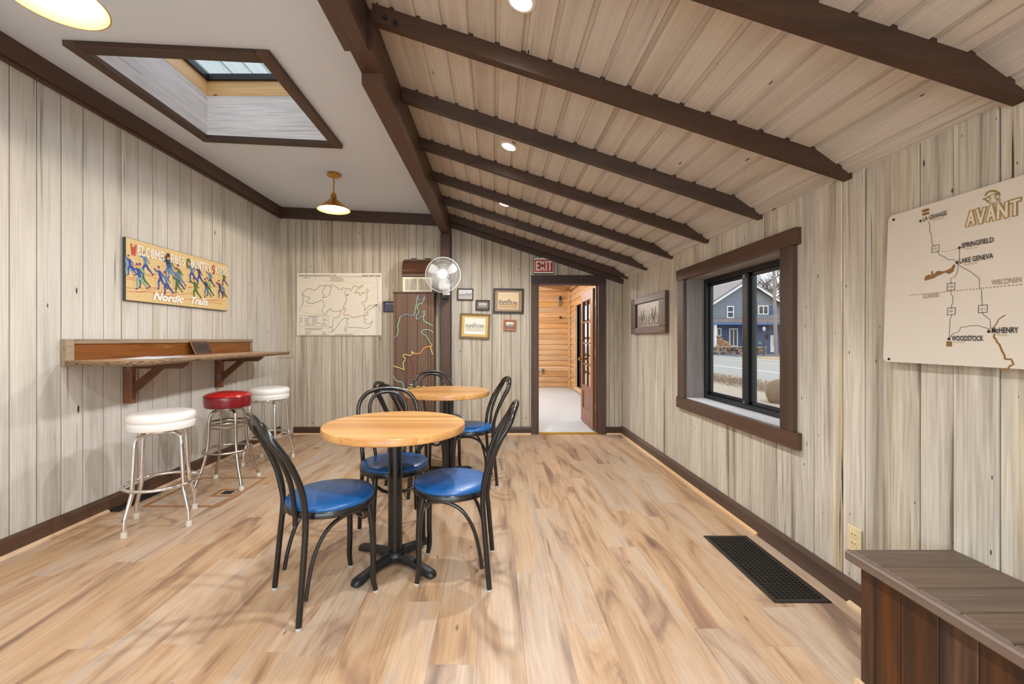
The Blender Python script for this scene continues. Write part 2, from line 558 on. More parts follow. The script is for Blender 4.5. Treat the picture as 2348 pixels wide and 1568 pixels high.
plain('bulb', (1, .86, .62, 1), .4, emit=(1.0, .86, .64, 1), estr=24)
plain('lens', (1, .95, .88, 1), .4, emit=(1.0, .93, .82, 1), estr=60)
plain('can_trim', S(228, 222, 212), .4)
plain('sign_white', S(214, 206, 195), .22, bump=.25, bscale=420)
plain('ink_black', S(38, 34, 32), .5)
plain('ink_grey', S(120, 112, 104), .5)
plain('ink_tan', S(134, 96, 50), .5)
plain('ink_gold', S(136, 112, 58), .3, metal=.5)
plain('ink_faint', S(182, 160, 132), .5)
plain('ink_brown_letters', S(156, 124, 96), .5)
plain('map_paper', S(222, 214, 199), .4)
plain('map_olive', S(122, 122, 70), .5)
plain('map_green', S(110, 148, 116), .5)
plain('map_rust', S(176, 104, 72), .5)
plain('map_mauve', S(150, 110, 104), .5)
plain('map_tan', S(218, 192, 148), .5)
plain('map_grey', S(150, 146, 150), .5)
plain('map_edge', S(238, 234, 226), .4)
plain('navy_card', S(24, 36, 78), .4)
plain('neon_mint', S(150, 200, 170), .4)
plain('neon_lilac', S(150, 148, 186), .4)
plain('neon_yellow', S(230, 206, 120), .4)
plain('neon_orange', S(232, 160, 70), .4)
plain('neon_red', S(150, 44, 48), .4)
plain('neon_pink', S(206, 70, 92), .4)
plain('neon_white', S(226, 226, 220), .4)
plain('neon_indigo', S(74, 62, 110), .4)
plain('hood_brown', S(80, 48, 28), .25, coat=.3)
plain('grille_cream', S(232, 222, 200), .4)
plain('slot_dark', S(60, 56, 50), .7)
plain('fan_white', S(214, 213, 211), .35)
plain('fan_blade', S(224, 224, 222), .35)
plain('black_frame', S(36, 30, 28), .4)
plain('brown_frame', S(66, 40, 30), .4)
plain('gold_frame', S(112, 88, 44), .4, metal=.2)
plain('mat_tan', S(166, 136, 104), .8)
plain('mat_gold', S(206, 170, 110), .8)
plain('mat_grey', S(120, 110, 102), .8)
plain('mat_white', S(232, 228, 220), .8)
plain('exit_red', S(178, 26, 32), .4)
plain('exit_white', S(232, 228, 222), .4)
plain('tin', S(112, 107, 98), .42, metal=.55, bump=.2, bscale=60)
plain('window_black', S(19, 25, 29), .42)
plain('outlet_cream', S(222, 206, 168), .4)
plain('outlet_grey', S(128, 124, 116), .4)
plain('vent_metal', S(52, 46, 42), .45, metal=.4, var=.25)
plain('vent_dark', S(22, 19, 17), .9)
plain('paper', S(236, 238, 242), .6)
plain('paper_print', S(150, 166, 190), .6)
plain('copper_plaque', S(120, 76, 66), .4, metal=.4)
plain('plaque_dark', S(46, 40, 40), .5)
plain('hinge_steel', S(150, 156, 162), .3, metal=1.0)
plain('sign_edge', S(62, 66, 70), .6)
plain('sk_red', S(196, 62, 46), .5)
plain('sk_black', S(48, 44, 46), .5)
plain('sk_green', S(62, 108, 48), .5)
plain('sk_white', S(240, 240, 240), .5)
plain('sk_blue', S(46, 70, 152), .5)
plain('sk_slate', S(92, 122, 160), .5)
plain('sk_teal', S(126, 158, 166), .5)
plain('sk_lime', S(150, 176, 104), .5)
plain('sk_navy', S(52, 56, 98), .5)
plain('sk_skin', S(214, 130, 96), .5)
plain('sk_line', S(190, 82, 60), .5)
plain('sk_pole', S(110, 96, 76), .5)
plain('siding_grey', S(136, 146, 158), .7, var=.06)
plain('siding_blue', S(78, 98, 138), .7, var=.08)
plain('trim_blue', S(82, 122, 180), .6)
plain('house_white', S(236, 238, 240), .6)
plain('roof_brown', S(142, 126, 122), .45)
plain('dark_pane', S(52, 58, 64), .15)
plain('asphalt', S(172, 166, 157), .85, bump=.2, bscale=30, var=.05)
plain('asphalt_dark', S(112, 114, 120), .85, var=.05)
plain('road_white', S(240, 242, 244), .7)
plain('road_yellow', S(222, 196, 140), .7)
plain('gravel', S(186, 170, 148), .95, bump=.8, bscale=40, var=.12)
plain('lawn_dry', S(190, 164, 114), .95, bump=.6, bscale=30, var=.15)
plain('straw', S(150, 122, 94), .9)
plain('boulder', S(140, 118, 94), .95, bump=1.0, bscale=14, var=.3)
plain('stone_mix', S(168, 154, 144), .9, bump=.6, bscale=8, var=.35)
plain('log_end', S(190, 148, 108), .8, var=.2)
plain('pole_wood', S(150, 140, 132), .9, var=.12)
plain('green_sign', S(110, 176, 156), .5)
plain('lamp_dark', S(52, 54, 58), .5)
plain('bark_far', S(112, 98, 90), .9)
plain('metal_knob', S(206, 170, 110), .25, metal=1.0)

# butcher block: staves of slightly different browns running across the round top
_m, _nt, _b = newmat('butcher_block')
_N, _L = _nt.nodes, _nt.links
_tc = _N.new('ShaderNodeTexCoord'); _sp = _N.new('ShaderNodeSeparateXYZ'); _L.new(_tc.outputs['Object'], _sp.inputs[0])
_ms = _N.new('ShaderNodeMath'); _ms.operation = 'MULTIPLY'; _ms.inputs[1].default_value = 24.0; _L.new(_sp.outputs['Y'], _ms.inputs[0])
_fl = _N.new('ShaderNodeMath'); _fl.operation = 'FLOOR'; _L.new(_ms.outputs[0], _fl.inputs[0])
_wn = _N.new('ShaderNodeTexWhiteNoise'); _wn.noise_dimensions = '1D'; _L.new(_fl.outputs[0], _wn.inputs['W'])
_rp = _N.new('ShaderNodeValToRGB')
_rp.color_ramp.elements[0].color = S(184, 124, 62); _rp.color_ramp.elements[1].color = S(218, 166, 100)
_L.new(_wn.outputs['Value'], _rp.inputs[0])
_mp = _N.new('ShaderNodeVectorMath'); _mp.operation = 'MULTIPLY'; _mp.inputs[1].default_value = (3, 110, 60); _L.new(_tc.outputs['Object'], _mp.inputs[0])
_ns = _N.new('ShaderNodeTexNoise'); _ns.inputs['Scale'].default_value = 1; _ns.inputs['Detail'].default_value = 3; _L.new(_mp.outputs[0], _ns.inputs['Vector'])
_mr = _N.new('ShaderNodeMapRange'); _mr.inputs['From Min'].default_value = .3; _mr.inputs['From Max'].default_value = .6; _mr.inputs['To Min'].default_value = .62
_L.new(_ns.outputs[0], _mr.inputs[0])
_mx = _N.new('ShaderNodeMix'); _mx.data_type = 'RGBA'; _mx.blend_type = 'MULTIPLY'; _mx.inputs['Factor'].default_value = .6
_L.new(_rp.outputs[0], _mx.inputs['A']); _L.new(_mr.outputs[0], _mx.inputs['B']); _L.new(_mx.outputs['Result'], _b.inputs['Base Color'])
_b.inputs['Roughness'].default_value = .38; _b.inputs['Coat Weight'].default_value = .35; _b.inputs['Coat Roughness'].default_value = .2

# painted tan ground of the skiers' sign, aged at the corners
_m, _nt, _b = newmat('sign_tan')
_N, _L = _nt.nodes, _nt.links
_tc = _N.new('ShaderNodeTexCoord'); _sp = _N.new('ShaderNodeSeparateXYZ'); _L.new(_tc.outputs['Generated'], _sp.inputs[0])
_ns = _N.new('ShaderNodeTexNoise'); _ns.inputs['Scale'].default_value = 30; _ns.inputs['Detail'].default_value = 4; _L.new(_tc.outputs['Generated'], _ns.inputs['Vector'])
_rp = _N.new('ShaderNodeValToRGB'); _rp.color_ramp.elements[0].color = S(206, 176, 120); _rp.color_ramp.elements[1].color = S(222, 196, 144)
_L.new(_ns.outputs[0], _rp.inputs[0]); _L.new(_rp.outputs[0], _b.inputs['Base Color']); _b.inputs['Roughness'].default_value = .5


def photo_mat(name, sky, ground, dark, seed, horizon=.36, treetop=.62):
    """an old print: pale sky, a dark uneven band of trees and houses, open ground"""
    m, nt, b = newmat(name)
    N, L = nt.nodes, nt.links
    tc = N.new('ShaderNodeTexCoord'); sp = N.new('ShaderNodeSeparateXYZ'); L.new(tc.outputs['Generated'], sp.inputs[0])
    ns = N.new('ShaderNodeTexNoise'); ns.noise_dimensions = '4D'; ns.inputs['W'].default_value = seed; ns.inputs['Scale'].default_value = 3.2; ns.inputs['Detail'].default_value = 7
    ns.inputs['Roughness'].default_value = .7
    L.new(tc.outputs['Generated'], ns.inputs['Vector'])
    a = N.new('ShaderNodeMath'); a.operation = 'MULTIPLY_ADD'; a.inputs[1].default_value = 1.5; a.inputs[2].default_value = -.75; L.new(ns.outputs[0], a.inputs[0])
    h = N.new('ShaderNodeMath'); h.operation = 'ADD'; L.new(sp.outputs['Z'], h.inputs[0]); L.new(a.outputs[0], h.inputs[1])
    top = N.new('ShaderNodeMath'); top.operation = 'LESS_THAN'; top.inputs[1].default_value = treetop; L.new(h.outputs[0], top.inputs[0])
    bot = N.new('ShaderNodeMath'); bot.operation = 'GREATER_THAN'; bot.inputs[1].default_value = horizon; L.new(sp.outputs['Z'], bot.inputs[0])
    both = N.new('ShaderNodeMath'); both.operation = 'MULTIPLY'; L.new(top.outputs[0], both.inputs[0]); L.new(bot.outputs[0], both.inputs[1])
    m1 = N.new('ShaderNodeMix'); m1.data_type = 'RGBA'; m1.inputs['A'].default_value = ground; m1.inputs['B'].default_value = sky; L.new(bot.outputs[0], m1.inputs['Factor'])
    n2 = N.new('ShaderNodeTexNoise'); n2.inputs['Scale'].default_value = 16; n2.inputs['Detail'].default_value = 4; L.new(tc.outputs['Generated'], n2.inputs['Vector'])
    rp = N.new('ShaderNodeValToRGB'); rp.color_ramp.elements[0].position = .4; rp.color_ramp.elements[1].position = .62
    rp.color_ramp.elements[0].color = dark; rp.color_ramp.elements[1].color = sky; L.new(n2.outputs[0], rp.inputs[0])
    m2 = N.new('ShaderNodeMix'); m2.data_type = 'RGBA'; L.new(both.outputs[0], m2.inputs['Factor']); L.new(m1.outputs['Result'], m2.inputs['A']); L.new(rp.outputs[0], m2.inputs['B'])
    L.new(m2.outputs['Result'], b.inputs['Base Color']); b.inputs['Roughness'].default_value = .35


photo_mat('photo_grey', S(214, 210, 206), S(176, 172, 168), S(70, 68, 70), 1.0)
photo_mat('photo_small', S(200, 190, 178), S(150, 140, 128), S(90, 82, 76), 2.0)
photo_mat('photo_sepia', S(222, 196, 152), S(190, 154, 106), S(46, 38, 30), 3.4, .28, .5)
photo_mat('photo_cream', S(222, 218, 200), S(198, 192, 168), S(92, 92, 78), 4.0, .3, .58)
photo_mat('photo_red', S(220, 206, 180), S(120, 96, 76), S(58, 48, 42), 5.5)

# window glass: clear with a weak mirror reflection
_m = bpy.data.materials.new('glass'); _m.use_nodes = True; M['glass'] = _m
_N, _L = _m.node_tree.nodes, _m.node_tree.links
_N.clear()
_o = _N.new('ShaderNodeOutputMaterial'); _t = _N.new('ShaderNodeBsdfTransparent'); _g = _N.new('ShaderNodeBsdfGlossy'); _x = _N.new('ShaderNodeMixShader')
_t.inputs[0].default_value = (.95, .97, .97, 1); _g.inputs['Roughness'].default_value = .02; _x.inputs[0].default_value = .05
_L.new(_t.outputs[0], _x.inputs[1]); _L.new(_g.outputs[0], _x.inputs[2]); _L.new(_x.outputs[0], _o.inputs[0])

# ================================================================== the room shell
R = random.Random(7)
XL, XR, YB, YF = -2.74, 1.67, 5.40, -2.6
ZC = lambda x: 2.92 - .048 * (x + 2.74)                 # white ceiling, falling slightly to the right
KX = 1.50


def ZS(x):                                              # underside of the sloped board ceiling
    if x <= KX: return 2.78 - .33 * (x + .55)
    return 2.78 - .33 * (KX + .55) - (x - KX) * (2.1035 - 1.98) / (1.67 - KX)


BX0, BX1 = -.672, -.562                                 # big beam

# floor -------------------------------------------------------------
flo = MB()
flo.box(XL - .2, XR + .2, YF - .2, YB + .12, -.12, -.006)
floor = tag(flo.build('floor', 'gap_dark'), 'oak-look plank floor with brown and grey streaks', 'floor', kind='structure')
pw = .182
x = XL - .05
row = 0
while x < XR:
    x1 = min(x + pw, XR + .03)
    y = .5 - R.random() * 1.2
    while y < YB + .02:
        y1 = min(y + 1.22, YB + .02)
        ya = max(y, .55)
        if y1 > .56:
            box('plank', x + .0002, x1 - .0002, ya + .0003, y1 - .0003, -.006, 0, 'plank_floor', floor, c=.0006)
        y = y1
    x = x1
box('subfloor', XL, XR, YF, .56, -.006, -.0005, 'plank_floor', floor)

# left wall ----------------------------------------------------------
wl = MB().box(XL - .16, XL - .018, YF - .2, YB + .2, -.1, 3.1).build('wall_left', 'gap_dark')
tag(wl, 'whitewashed vertical board wall on the left', 'wall', kind='structure')
cuts = [2.374, 2.517, 2.659, 2.80, 2.948, 3.09, 3.235, 3.376, 3.525, 3.668, 3.81, 3.955, 4.096, 4.242, 4.383, 4.48, 4.574, 4.68, 4.78, 4.89, 4.99, 5.09, 5.18, 5.29, 5.40]
c0 = 2.374
pre = []
while c0 > .3:
    c0 -= .145; pre.append(c0)
cuts = sorted(pre) + cuts
for a, b_ in zip(cuts, cuts[1:]):
    g = .0035
    box('board', XL - .02, XL + R.uniform(-.002, .002), a + g, b_ - g, 0.01, 2.86, 'board_left', wl, c=.0016)
box('board', XL - .02, XL, YF, cuts[0] - .003, 0.01, 2.86, 'board_left', wl)

# back wall with the doorway ------------------------------------------
DX0, DX1, DZ = (1235 - VX) / FPX * YB, 1.357, 1.929      # clear opening
wb = MB()
wb.box(XL - .2, DX0 - .02, YB + .018, YB + .14, -.1, 3.1)
wb.box(DX1 + .02, XR + .2, YB + .018, YB + .14, -.1, 3.1)
wb.box(DX0 - .02, DX1 + .02, YB + .018, YB + .14, DZ + .02, 3.1)
wb = tag(wb.build('wall_back', 'gap_dark'), 'weathered vertical board wall at the far end', 'wall', kind='structure')
cuts = [-2.756]
while cuts[-1] < -.66:
    cuts.append(cuts[-1] + R.choice([.07, .095, .095, .1, .11, .13]))
cuts[-1] = -.60
right_cuts = [-.534, -.40, -.272, -.145, -.01, .11, .24, .36, .47, DX0 - .03]
for cs in (cuts, right_cuts, [DX1 + .03, 1.44, 1.50, 1.57, 1.67]):
    for a, b_ in zip(cs, cs[1:]):
        top = ZC(a) - .02 if b_ < -.58 else max(ZS(a), ZS(b_)) - .01
        box('board', a + .0015, b_ - .0015, YB + R.uniform(-.002, .002), YB + .02, .01, top, 'board_back', wb, c=.0025)
xx = DX0 - .03
for k in range(6):
    xb = xx + (DX1 - DX0 + .06) / 6
    box('board', xx + .0022, xb - .0022, YB, YB + .02, DZ + .03, ZS(xx) - .01, 'board_back', wb, c=.0025)
    xx = xb
box('ledge_panel', XL, -2.565, YB - .028, YB, 0.01, .985, 'board_back', wb, c=.003)
box('ledge', XL, -2.56, YB - .036, YB, .985, .997, 'board_back', wb, c=.002)

# right wall with the window -------------------------------------------
WY0, WY1, WZ0, WZ1 = 2.395, 3.615, .712, 1.737
wr = MB()
wr.box(XR + .018, XR + .16, YF - .2, WY0, -.1, 2.25)
wr.box(XR + .018, XR + .16, WY1, YB + .2, -.1, 2.25)
wr.box(XR + .018, XR + .16, WY0, WY1, -.1, WZ0)
wr.box(XR + .018, XR + .16, WY0, WY1, WZ1, 2.25)
wr = tag(wr.build('wall_right', 'gap_dark'), 'weathered cream vertical board wall on the right', 'wall', kind='structure')
marks = [.3, 2.345, 3.665, YB]
for k, (m0, m1) in enumerate(zip(marks, marks[1:])):
    cs = [m0]
    while m1 - cs[-1] > .2:
        cs.append(cs[-1] + R.choice([.06, .085, .1, .12, .14, .155]))
    cs.append(m1)
    for a, b_ in zip(cs, cs[1:]):
        g = R.choice([.0008, .0012, .0015, .003])
        d = R.uniform(-.003, .003)
        ra = [(0.01, 2.05)] if k != 1 else [(0.01, WZ0 - .02), (WZ1 + .02, 2.05)]
        for (z0, z1) in ra:
            box('board', XR + d, XR + .02, a + g, b_ - g, z0, z1, 'board_right', wr, c=.0022)
box('board', XR, XR + .02, YF, .3, 0.01, 2.05, 'board_right', wr)

# wall behind the camera with a wide unseen window added to let daylight in -------------------------
wf = MB()
FX0, FX1, FZ0, FZ1 = -2.55, 1.5, .35, 2.0
for q in ((XL - .2, FX0, -.1, 3.1), (FX1, XR + .2, -.1, 3.1), (FX0, FX1, -.1, FZ0), (FX0, FX1, FZ1, 3.1)):
    wf.box(q[0], q[1], YF - .14, YF, q[2], q[3])
wf = tag(wf.build('wall_front', 'board_back'), 'board wall behind the viewer with an added wide window', 'wall', kind='structure')
w2 = tag(empty('added_window', ((FX0 + FX1) / 2, YF - .07, FZ0)), 'wide window added unseen behind the viewer for daylight', 'window', kind='structure')
for k in range(4):
    xa = FX0 + (FX1 - FX0) / 3 * k
    box('mullion', xa - .03, xa + .03, YF - .1, YF - .04, FZ0, FZ1, 'window_black', w2)
for k in range(3):
    xa = FX0 + (FX1 - FX0) / 3 * k
    box('pane', xa + .03, xa + (FX1 - FX0) / 3 - .03, YF - .072, YF - .068, FZ0, FZ1, 'glass', w2)

# white ceiling with the skylight well -----------------------------------
SX0, SX1, SY0, SY1 = -2.345, -1.335, 2.43, 3.435
ce = MB()
for q in ((XL - .2, SX0, YF - .2, YB + .2), (SX1, BX1, YF - .2, YB + .2), (SX0, SX1, YF - .2, SY0), (SX0, SX1, SY1, YB + .2)):
    ce.box(q[0], q[1], q[2], q[3], 0, .16)
ce.map(lambda q: (q.x, q.y, q.z + ZC(q.x)))
ceil = tag(ce.build('ceiling', 'ceiling_white'), 'smooth white ceiling with a skylight well', 'ceiling', kind='structure')

sk = empty('window_3', ((SX0 + SX1) / 2, (SY0 + SY1) / 2, 2.87), 'square skylight with brown casing and grey board well in the white ceiling', 'skylight', kind='structure')
cw, ct = .078, .032
for (n, q, m_) in (('casing', (SX0 - cw, SX0, SY0 - cw, SY1 + cw), 'brown_paint_y'), ('casing', (SX1, SX1 + cw, SY0 - cw, SY1 + cw), 'brown_paint_y'),
                   ('casing', (SX0, SX1, SY0 - cw, SY0), 'brown_paint_x'), ('casing', (SX0, SX1, SY1, SY1 + cw), 'brown_paint_x')):
    MB().box(q[0], q[1], q[2], q[3], -ct, 0.001, .003).map(lambda p: (p.x, p.y, p.z + ZC(p.x))).build(n, m_, sk)
G1, G2 = 3.215, 3.335
t = .02
def well(q, z1, m_):
    MB().box(q[0], q[1], q[2], q[3], 0, 1).map(lambda p: (p.x, p.y, z1 if p.z > .5 else ZC(p.x) - .004)).build('well_board', m_, sk)


well((SX0 - t, SX0 + .004, SY0, SY1), G1, 'grey_paint_y'); well((SX1 - .004, SX1 + t, SY0, SY1), G1, 'grey_paint_y')
well((SX0 - t, SX1 + t, SY0 - t, SY0 + .004), G1, 'grey_paint_x'); well((SX0 - t, SX1 + t, SY1 - .004, SY1 + t), G1, 'grey_paint_x')
for (q, m_) in (((SX0 - .03, SX0 + .006, SY0, SY1), 'pine_y'), ((SX1 - .006, SX1 + .03, SY0, SY1), 'pine_y'), ((SX0 - .03, SX1 + .03, SY0 - .03, SY0 + .006), 'pine'), ((SX0 - .03, SX1 + .03, SY1 - .006, SY1 + .03), 'pine')):
    box('curb', *q, G1, G2, m_, sk)
for q in ((SX0 - .03, SX0 + .03, SY0 - .03, SY1 + .03), (SX1 - .03, SX1 + .03, SY0 - .03, SY1 + .03), (SX0 + .03, SX1 - .03, SY0 - .03, SY0 + .03), (SX0 + .03, SX1 - .03, SY1 - .03, SY1 + .03)):
    box('sash', *q, G2, G2 + .05, 'window_black', sk, c=.004)
box('pane', SX0 + .03, SX1 - .03, SY0 + .03, SY1 - .03, G2 + .02, G2 + .026, 'glass', sk)

# upper storey wall seen through the skylight, pale lap siding
uw = tag(MB().box(-4.32, -4.22, -.5, 9.5, 3.0, 7.4).build('wall_upper', 'siding_teal'), 'pale lap-sided upper wall outside the skylight', 'wall', kind='structure')
for k in range(12):
    z = 3.0 + k * .36
    MB().prism([(-4.22, z), (-4.185, z - .01), (-4.205, z + .36), (-4.22, z + .36)], -.5, 9.5, 'y').build('siding_board', 'siding_teal', uw)
# unseen flat deck added above the white ceiling so no daylight leaks beside the well
rf = MB()
for q in ((XL - .3, SX0 - .03, YF - .3, YB + .3), (SX1 + .03, -.5, YF - .3, YB + .3), (SX0 - .03, SX1 + .03, YF - .3, SY0 - .03), (SX0 - .03, SX1 + .03, SY1 + .03, YB + .3)):
    rf.box(*q, 3.12, 3.2)
tag(rf.build('roof', 'roof_brown'), 'unseen flat deck added over the white ceiling to block daylight', 'roof', kind='structure')

# sloped board ceiling -----------------------------------------------------
cs = MB()
pr = [(-.72, ZS(-.72) + .02), (KX, ZS(KX) + .02), (XR + .2, ZS(XR) + .0), (XR + .2, ZS(XR) + .2), (-.72, ZS(-.72) + .22)]
cs = tag(cs.prism(pr, YF - .2, YB + .2, 'y').build('ceiling_slope', 'board_ceiling'), 'beige sloping ceiling of channelled boards', 'ceiling', kind='structure')
bp_, chn = .1225, .026
x = -.58
while x < XR - .005:
    x1 = min(x + bp_, XR + .01)
    if x < KX < x1 - .02 or (x1 > KX and x1 < KX + .02): x1 = KX
    xa, xb = x, x1 - chn
    if xb - xa > .02:
        dz = R.uniform(-.001, .001)
        MB().prism([(xa, ZS(xa) + dz), (xb, ZS(xb) + dz), (xb + .008, ZS(xb + .008) + .012), (xb + .008, ZS(xb) + .03), (xa - .001, ZS(xa) + .03)], YF, YB + .005, 'y').build('board', 'board_ceiling', cs)
        MB().prism([(xb + .008, ZS(xb + .008) + .011), (x1 - .001, ZS(x1 - .001) + .011), (x1 - .001, ZS(x1) + .03), (xb + .008, ZS(xb) + .03)], YF, YB + .005, 'y').build('channel', 'board_ceiling', cs)
    x = x1

# rafters ------------------------------------------------------------------
rnames = ['brown rafter crossing the top right corner, nearest the viewer', 'brown bolted rafter, second from the viewer, ending above the map sign',
          'third brown rafter from the viewer, ending before the window', 'fourth brown rafter from the viewer, ending above the window',
          'fifth brown rafter from the viewer, ending left of the window', 'sixth brown rafter from the viewer, one before the far wall rafter',
          'brown rafter closest to the far wall, above the exit sign']
RY = [1.30, 1.945, 2.59, 3.235, 3.88, 4.525, 5.17]
for k, y in enumerate(RY):
    prof = []
    n = 24
    for i in range(n + 1):                                   # hand-scribed upper edge
        xx = BX1 + (XR - BX1) * i / n
        prof.append((xx, ZS(xx) + .0105))
    low = [(xx_, 2.70 - .33 * (xx_ + .55)) for xx_ in (XR, BX1)]
    rb = MB().prism(prof + low, y, y + .045, 'y').build('rafter', 'brown_paint_x')
    tag(rb, rnames[k], 'rafter', 'brown rafters under the sloped ceiling')
    if k == 1:
        for (bx, bz) in ((-.50, -.052), (-.455, -.058)):
            c = Vector((bx, y, ZS(bx) + bz))
            MB().tube([c + Vector((0, .004, 0)), c + Vector((0, -.010, 0))], .011, 6).build('bolt', 'black_cast', rb)
wt = MB().prism([(BX1, ZS(BX1) - .001), (KX, ZS(KX) - .001), (XR, ZS(XR) - .001), (XR, 1.93), (BX1, 2.665)], YB - .055, YB - .002, 'y').build('trim_1', 'brown_paint_x')
tag(wt, 'brown sloping trim board on the far wall under the ceiling', 'trim', kind='structure')

# the big beam: front length, splice block and rear length --------------------
bm_ = empty('ceiling_beam', (-.62, 2, 2.55), 'heavy spliced brown beam between the white and the board ceiling', 'beam')


def skew(a, b, y0, y1, z0, z1):
    mb = MB()
    f = lambda y: .012 * (y - 3.3)
    return mb.add([(x_ + f(y_), y_, z_) for x_ in (a, b) for y_ in (y0, y1) for z_ in (z0, z1)],
                  [(0, 1, 3, 2), (4, 6, 7, 5), (0, 4, 5, 1), (2, 3, 7, 6), (0, 2, 6, 4), (1, 5, 7, 3)])


skew(-.700, BX1 - .022, YF, 2.02, 2.61, 3.0).build('front_length', 'brown_paint_y', bm_)
skew(-.672, BX1, 2.02, 2.187, 2.61, 3.0).build('splice', 'brown_paint_y', bm_)
skew(-.672, BX1, 2.187, YB - .001, 2.553, 3.0).build('rear_length', 'brown_paint_y', bm_)
po = empty('post', (-.60, 5.34, 0), 'brown square post below the beam at the far wall', 'post')
box('post_board', -.662, -.538, YB - .12, YB - .004, 0, 2.553, 'brown_paint_z', po, c=.004)
box('side_board', -.725, -.664, YB - .05, YB - .004, 0, 1.75, 'board_back', po, c=.003)

# crown trims of the white ceiling ---------------------------------------------
t2 = empty('trim_2', (XL, 2.4, 2.78), 'dark brown crown board along the left wall', 'trim', kind='structure')
box('crown_board', XL - .002, XL + .032, YF, YB - .002, 2.800, ZC(XL), 'brown_paint_y', t2, c=.003)
box('crown_bead', XL - .002, XL + .018, YF, YB - .002, 2.772, 2.803, 'brown_paint_y', t2, c=.004)
t3 = empty('trim_3', (-1.7, YB, 2.75), 'dark brown crown board along the far wall', 'trim', kind='structure')
MB().prism([(XL, ZC(XL)), (-.66, ZC(-.66)), (-.66, ZC(-.66) - .14), (XL, ZC(XL) - .14)], YB - .034, YB - .003, 'y').build('crown_board', 'brown_paint_x', t3)

# baseboards with raw shoe strips --------------------------------------------------
bl = empty('baseboard_left', (XL, 3, 0), 'dark brown baseboard along the left wall', 'baseboard', kind='structure')
for (a, b_) in ((YF, YB - .03),):
    MB().prism([(XL, .001), (XL + .022, .001), (XL + .022, .085), (XL + .014, .104), (XL, .108)], a, b_, 'y').build('baseboard', 'brown_paint_y', bl)
for (a, b_) in ((YF, 2.955), (3.36, YB - .03)):
    MB().prism([(XL + .0225, .0005), (XL + .040, .0005), (XL + .038, .012), (XL + .0225, .020)], a, b_, 'y').build('shoe_strip', 'raw_shoe', bl)
br = empty('baseboard_right', (XR, 3, 0), 'dark brown baseboard along the right wall', 'baseboard', kind='structure')
MB().prism([(XR - .003, .001), (XR - .025, .001), (XR - .025, .085), (XR - .016, .104), (XR - .003, .108)], 1.53, YB - .01, 'y').build('baseboard', 'brown_paint_y', br)
for (a, b_) in ((2.60, YB - .03), (1.53, 1.93)):
    MB().prism([(XR - .0255, .0005), (XR - .043, .0005), (XR - .041, .012), (XR - .0255, .020)], a, b_, 'y').build('shoe_strip', 'raw_shoe', br)
bb = empty('baseboard_back', (0, YB, 0), 'dark brown baseboard along the far wall', 'baseboard', kind='structure')
for (a, b_) in ((-2.56, -1.24), (-.53, DX0 - .10), (DX1 + .10, XR - .027)):
    MB().prism([(YB - .003, .001), (YB - .025, .001), (YB - .025, .075), (YB - .016, .09), (YB - .003, .094)], a, b_, 'x').build('baseboard', 'brown_paint_x', bb)
    MB().prism([(YB - .0255, .0005), (YB - .043, .0005), (YB - .041, .012), (YB - .0255, .018)], a, b_, 'x').build('shoe_strip', 'raw_shoe_x', bb)

# doorway casing -----------------------------------------------------------------------
d1 = empty('door_1', ((DX0 + DX1) / 2, YB, 0), 'doorway with wide dark brown casing below the exit sign', 'doorway', kind='structure')
cwd = .097
box('casing', DX0 - cwd, DX0, YB - .026, YB + .002, 0, DZ, 'brown_paint_z', d1, c=.003)
box('casing', DX1, DX1 + cwd, YB - .026, YB + .002, 0, DZ, 'brown_paint_z', d1, c=.003)
box('head_casing', DX0 - cwd, DX1 + cwd, YB - .027, YB + .002, DZ, DZ + .115, 'brown_paint_x', d1, c=.003)
box('jamb', DX0 - .02, DX0, YB + .003, YB + .15, 0, DZ, 'brown_paint_z', d1)
box('jamb', DX1, DX1 + .02, YB + .003, YB + .15, 0, DZ, 'brown_paint_z', d1)
box('stop', DX1 - .018, DX1, YB + .03, YB + .07, 0, DZ, 'brown_paint_z', d1)
box('head_jamb', DX0, DX1, YB + .003, YB + .15, DZ, DZ + .02, 'brown_paint_x', d1)
box('threshold', DX0 - .005, DX1 + .005, YB - .012, YB + .06, .0005, .012, 'threshold', d1, c=.004)

# window in the right wall ---------------------------------------------------------------
w1 = empty('window_1', (XR, (WY0 + WY1) / 2, WZ0), 'black framed sliding window with wide brown casing', 'window', kind='structure')
cb = .105
xi = XR - .026
box('casing', xi, XR + .001, WY1, WY1 + .115, WZ0, WZ1, 'brown_paint_z', w1, c=.002)
box('casing', xi - .004, XR + .001, WY0 - .10, WY0, WZ0, WZ1, 'brown_paint_z', w1, c=.002)
box('head_casing', xi - .008, XR + .001, WY0 - .13, WY1 + .125, WZ1, WZ1 + .092, 'brown_paint_y', w1, c=.002)
box('apron_casing', xi - .008, XR + .001, WY0 - .135, WY1 + .125, WZ0 - .092, WZ0, 'brown_paint_y', w1, c=.002)
XW = XR + .155
box('reveal', XR + .002, XW + .06, WY1 - .005, WY1 + .01, WZ0, WZ1, 'reveal_paint', w1)
box('reveal', XR + .002, XW + .06, WY0 - .01, WY0 + .005, WZ0, WZ1, 'reveal_paint', w1)
box('reveal_head', XR + .002, XW + .06, WY0, WY1, WZ1 - .005, WZ1 + .01, 'reveal_paint', w1)
box('sill', XR + .002, XW + .06, WY0, WY1, WZ0 - .01, WZ0 + .005, 'grey_paint_y', w1)
fw = .042
for q in ((WY0, WY0 + fw, WZ0, WZ1), (WY1 - fw, WY1, WZ0, WZ1), (WY0 + fw, WY1 - fw, WZ0, WZ0 + fw), (WY0 + fw, WY1 - fw, WZ1 - fw, WZ1)):
    box('frame', XW - .005, XW + .06, q[0], q[1], q[2], q[3], 'window_black', w1, c=.004)
YM = (WY0 + WY1) / 2 + .01
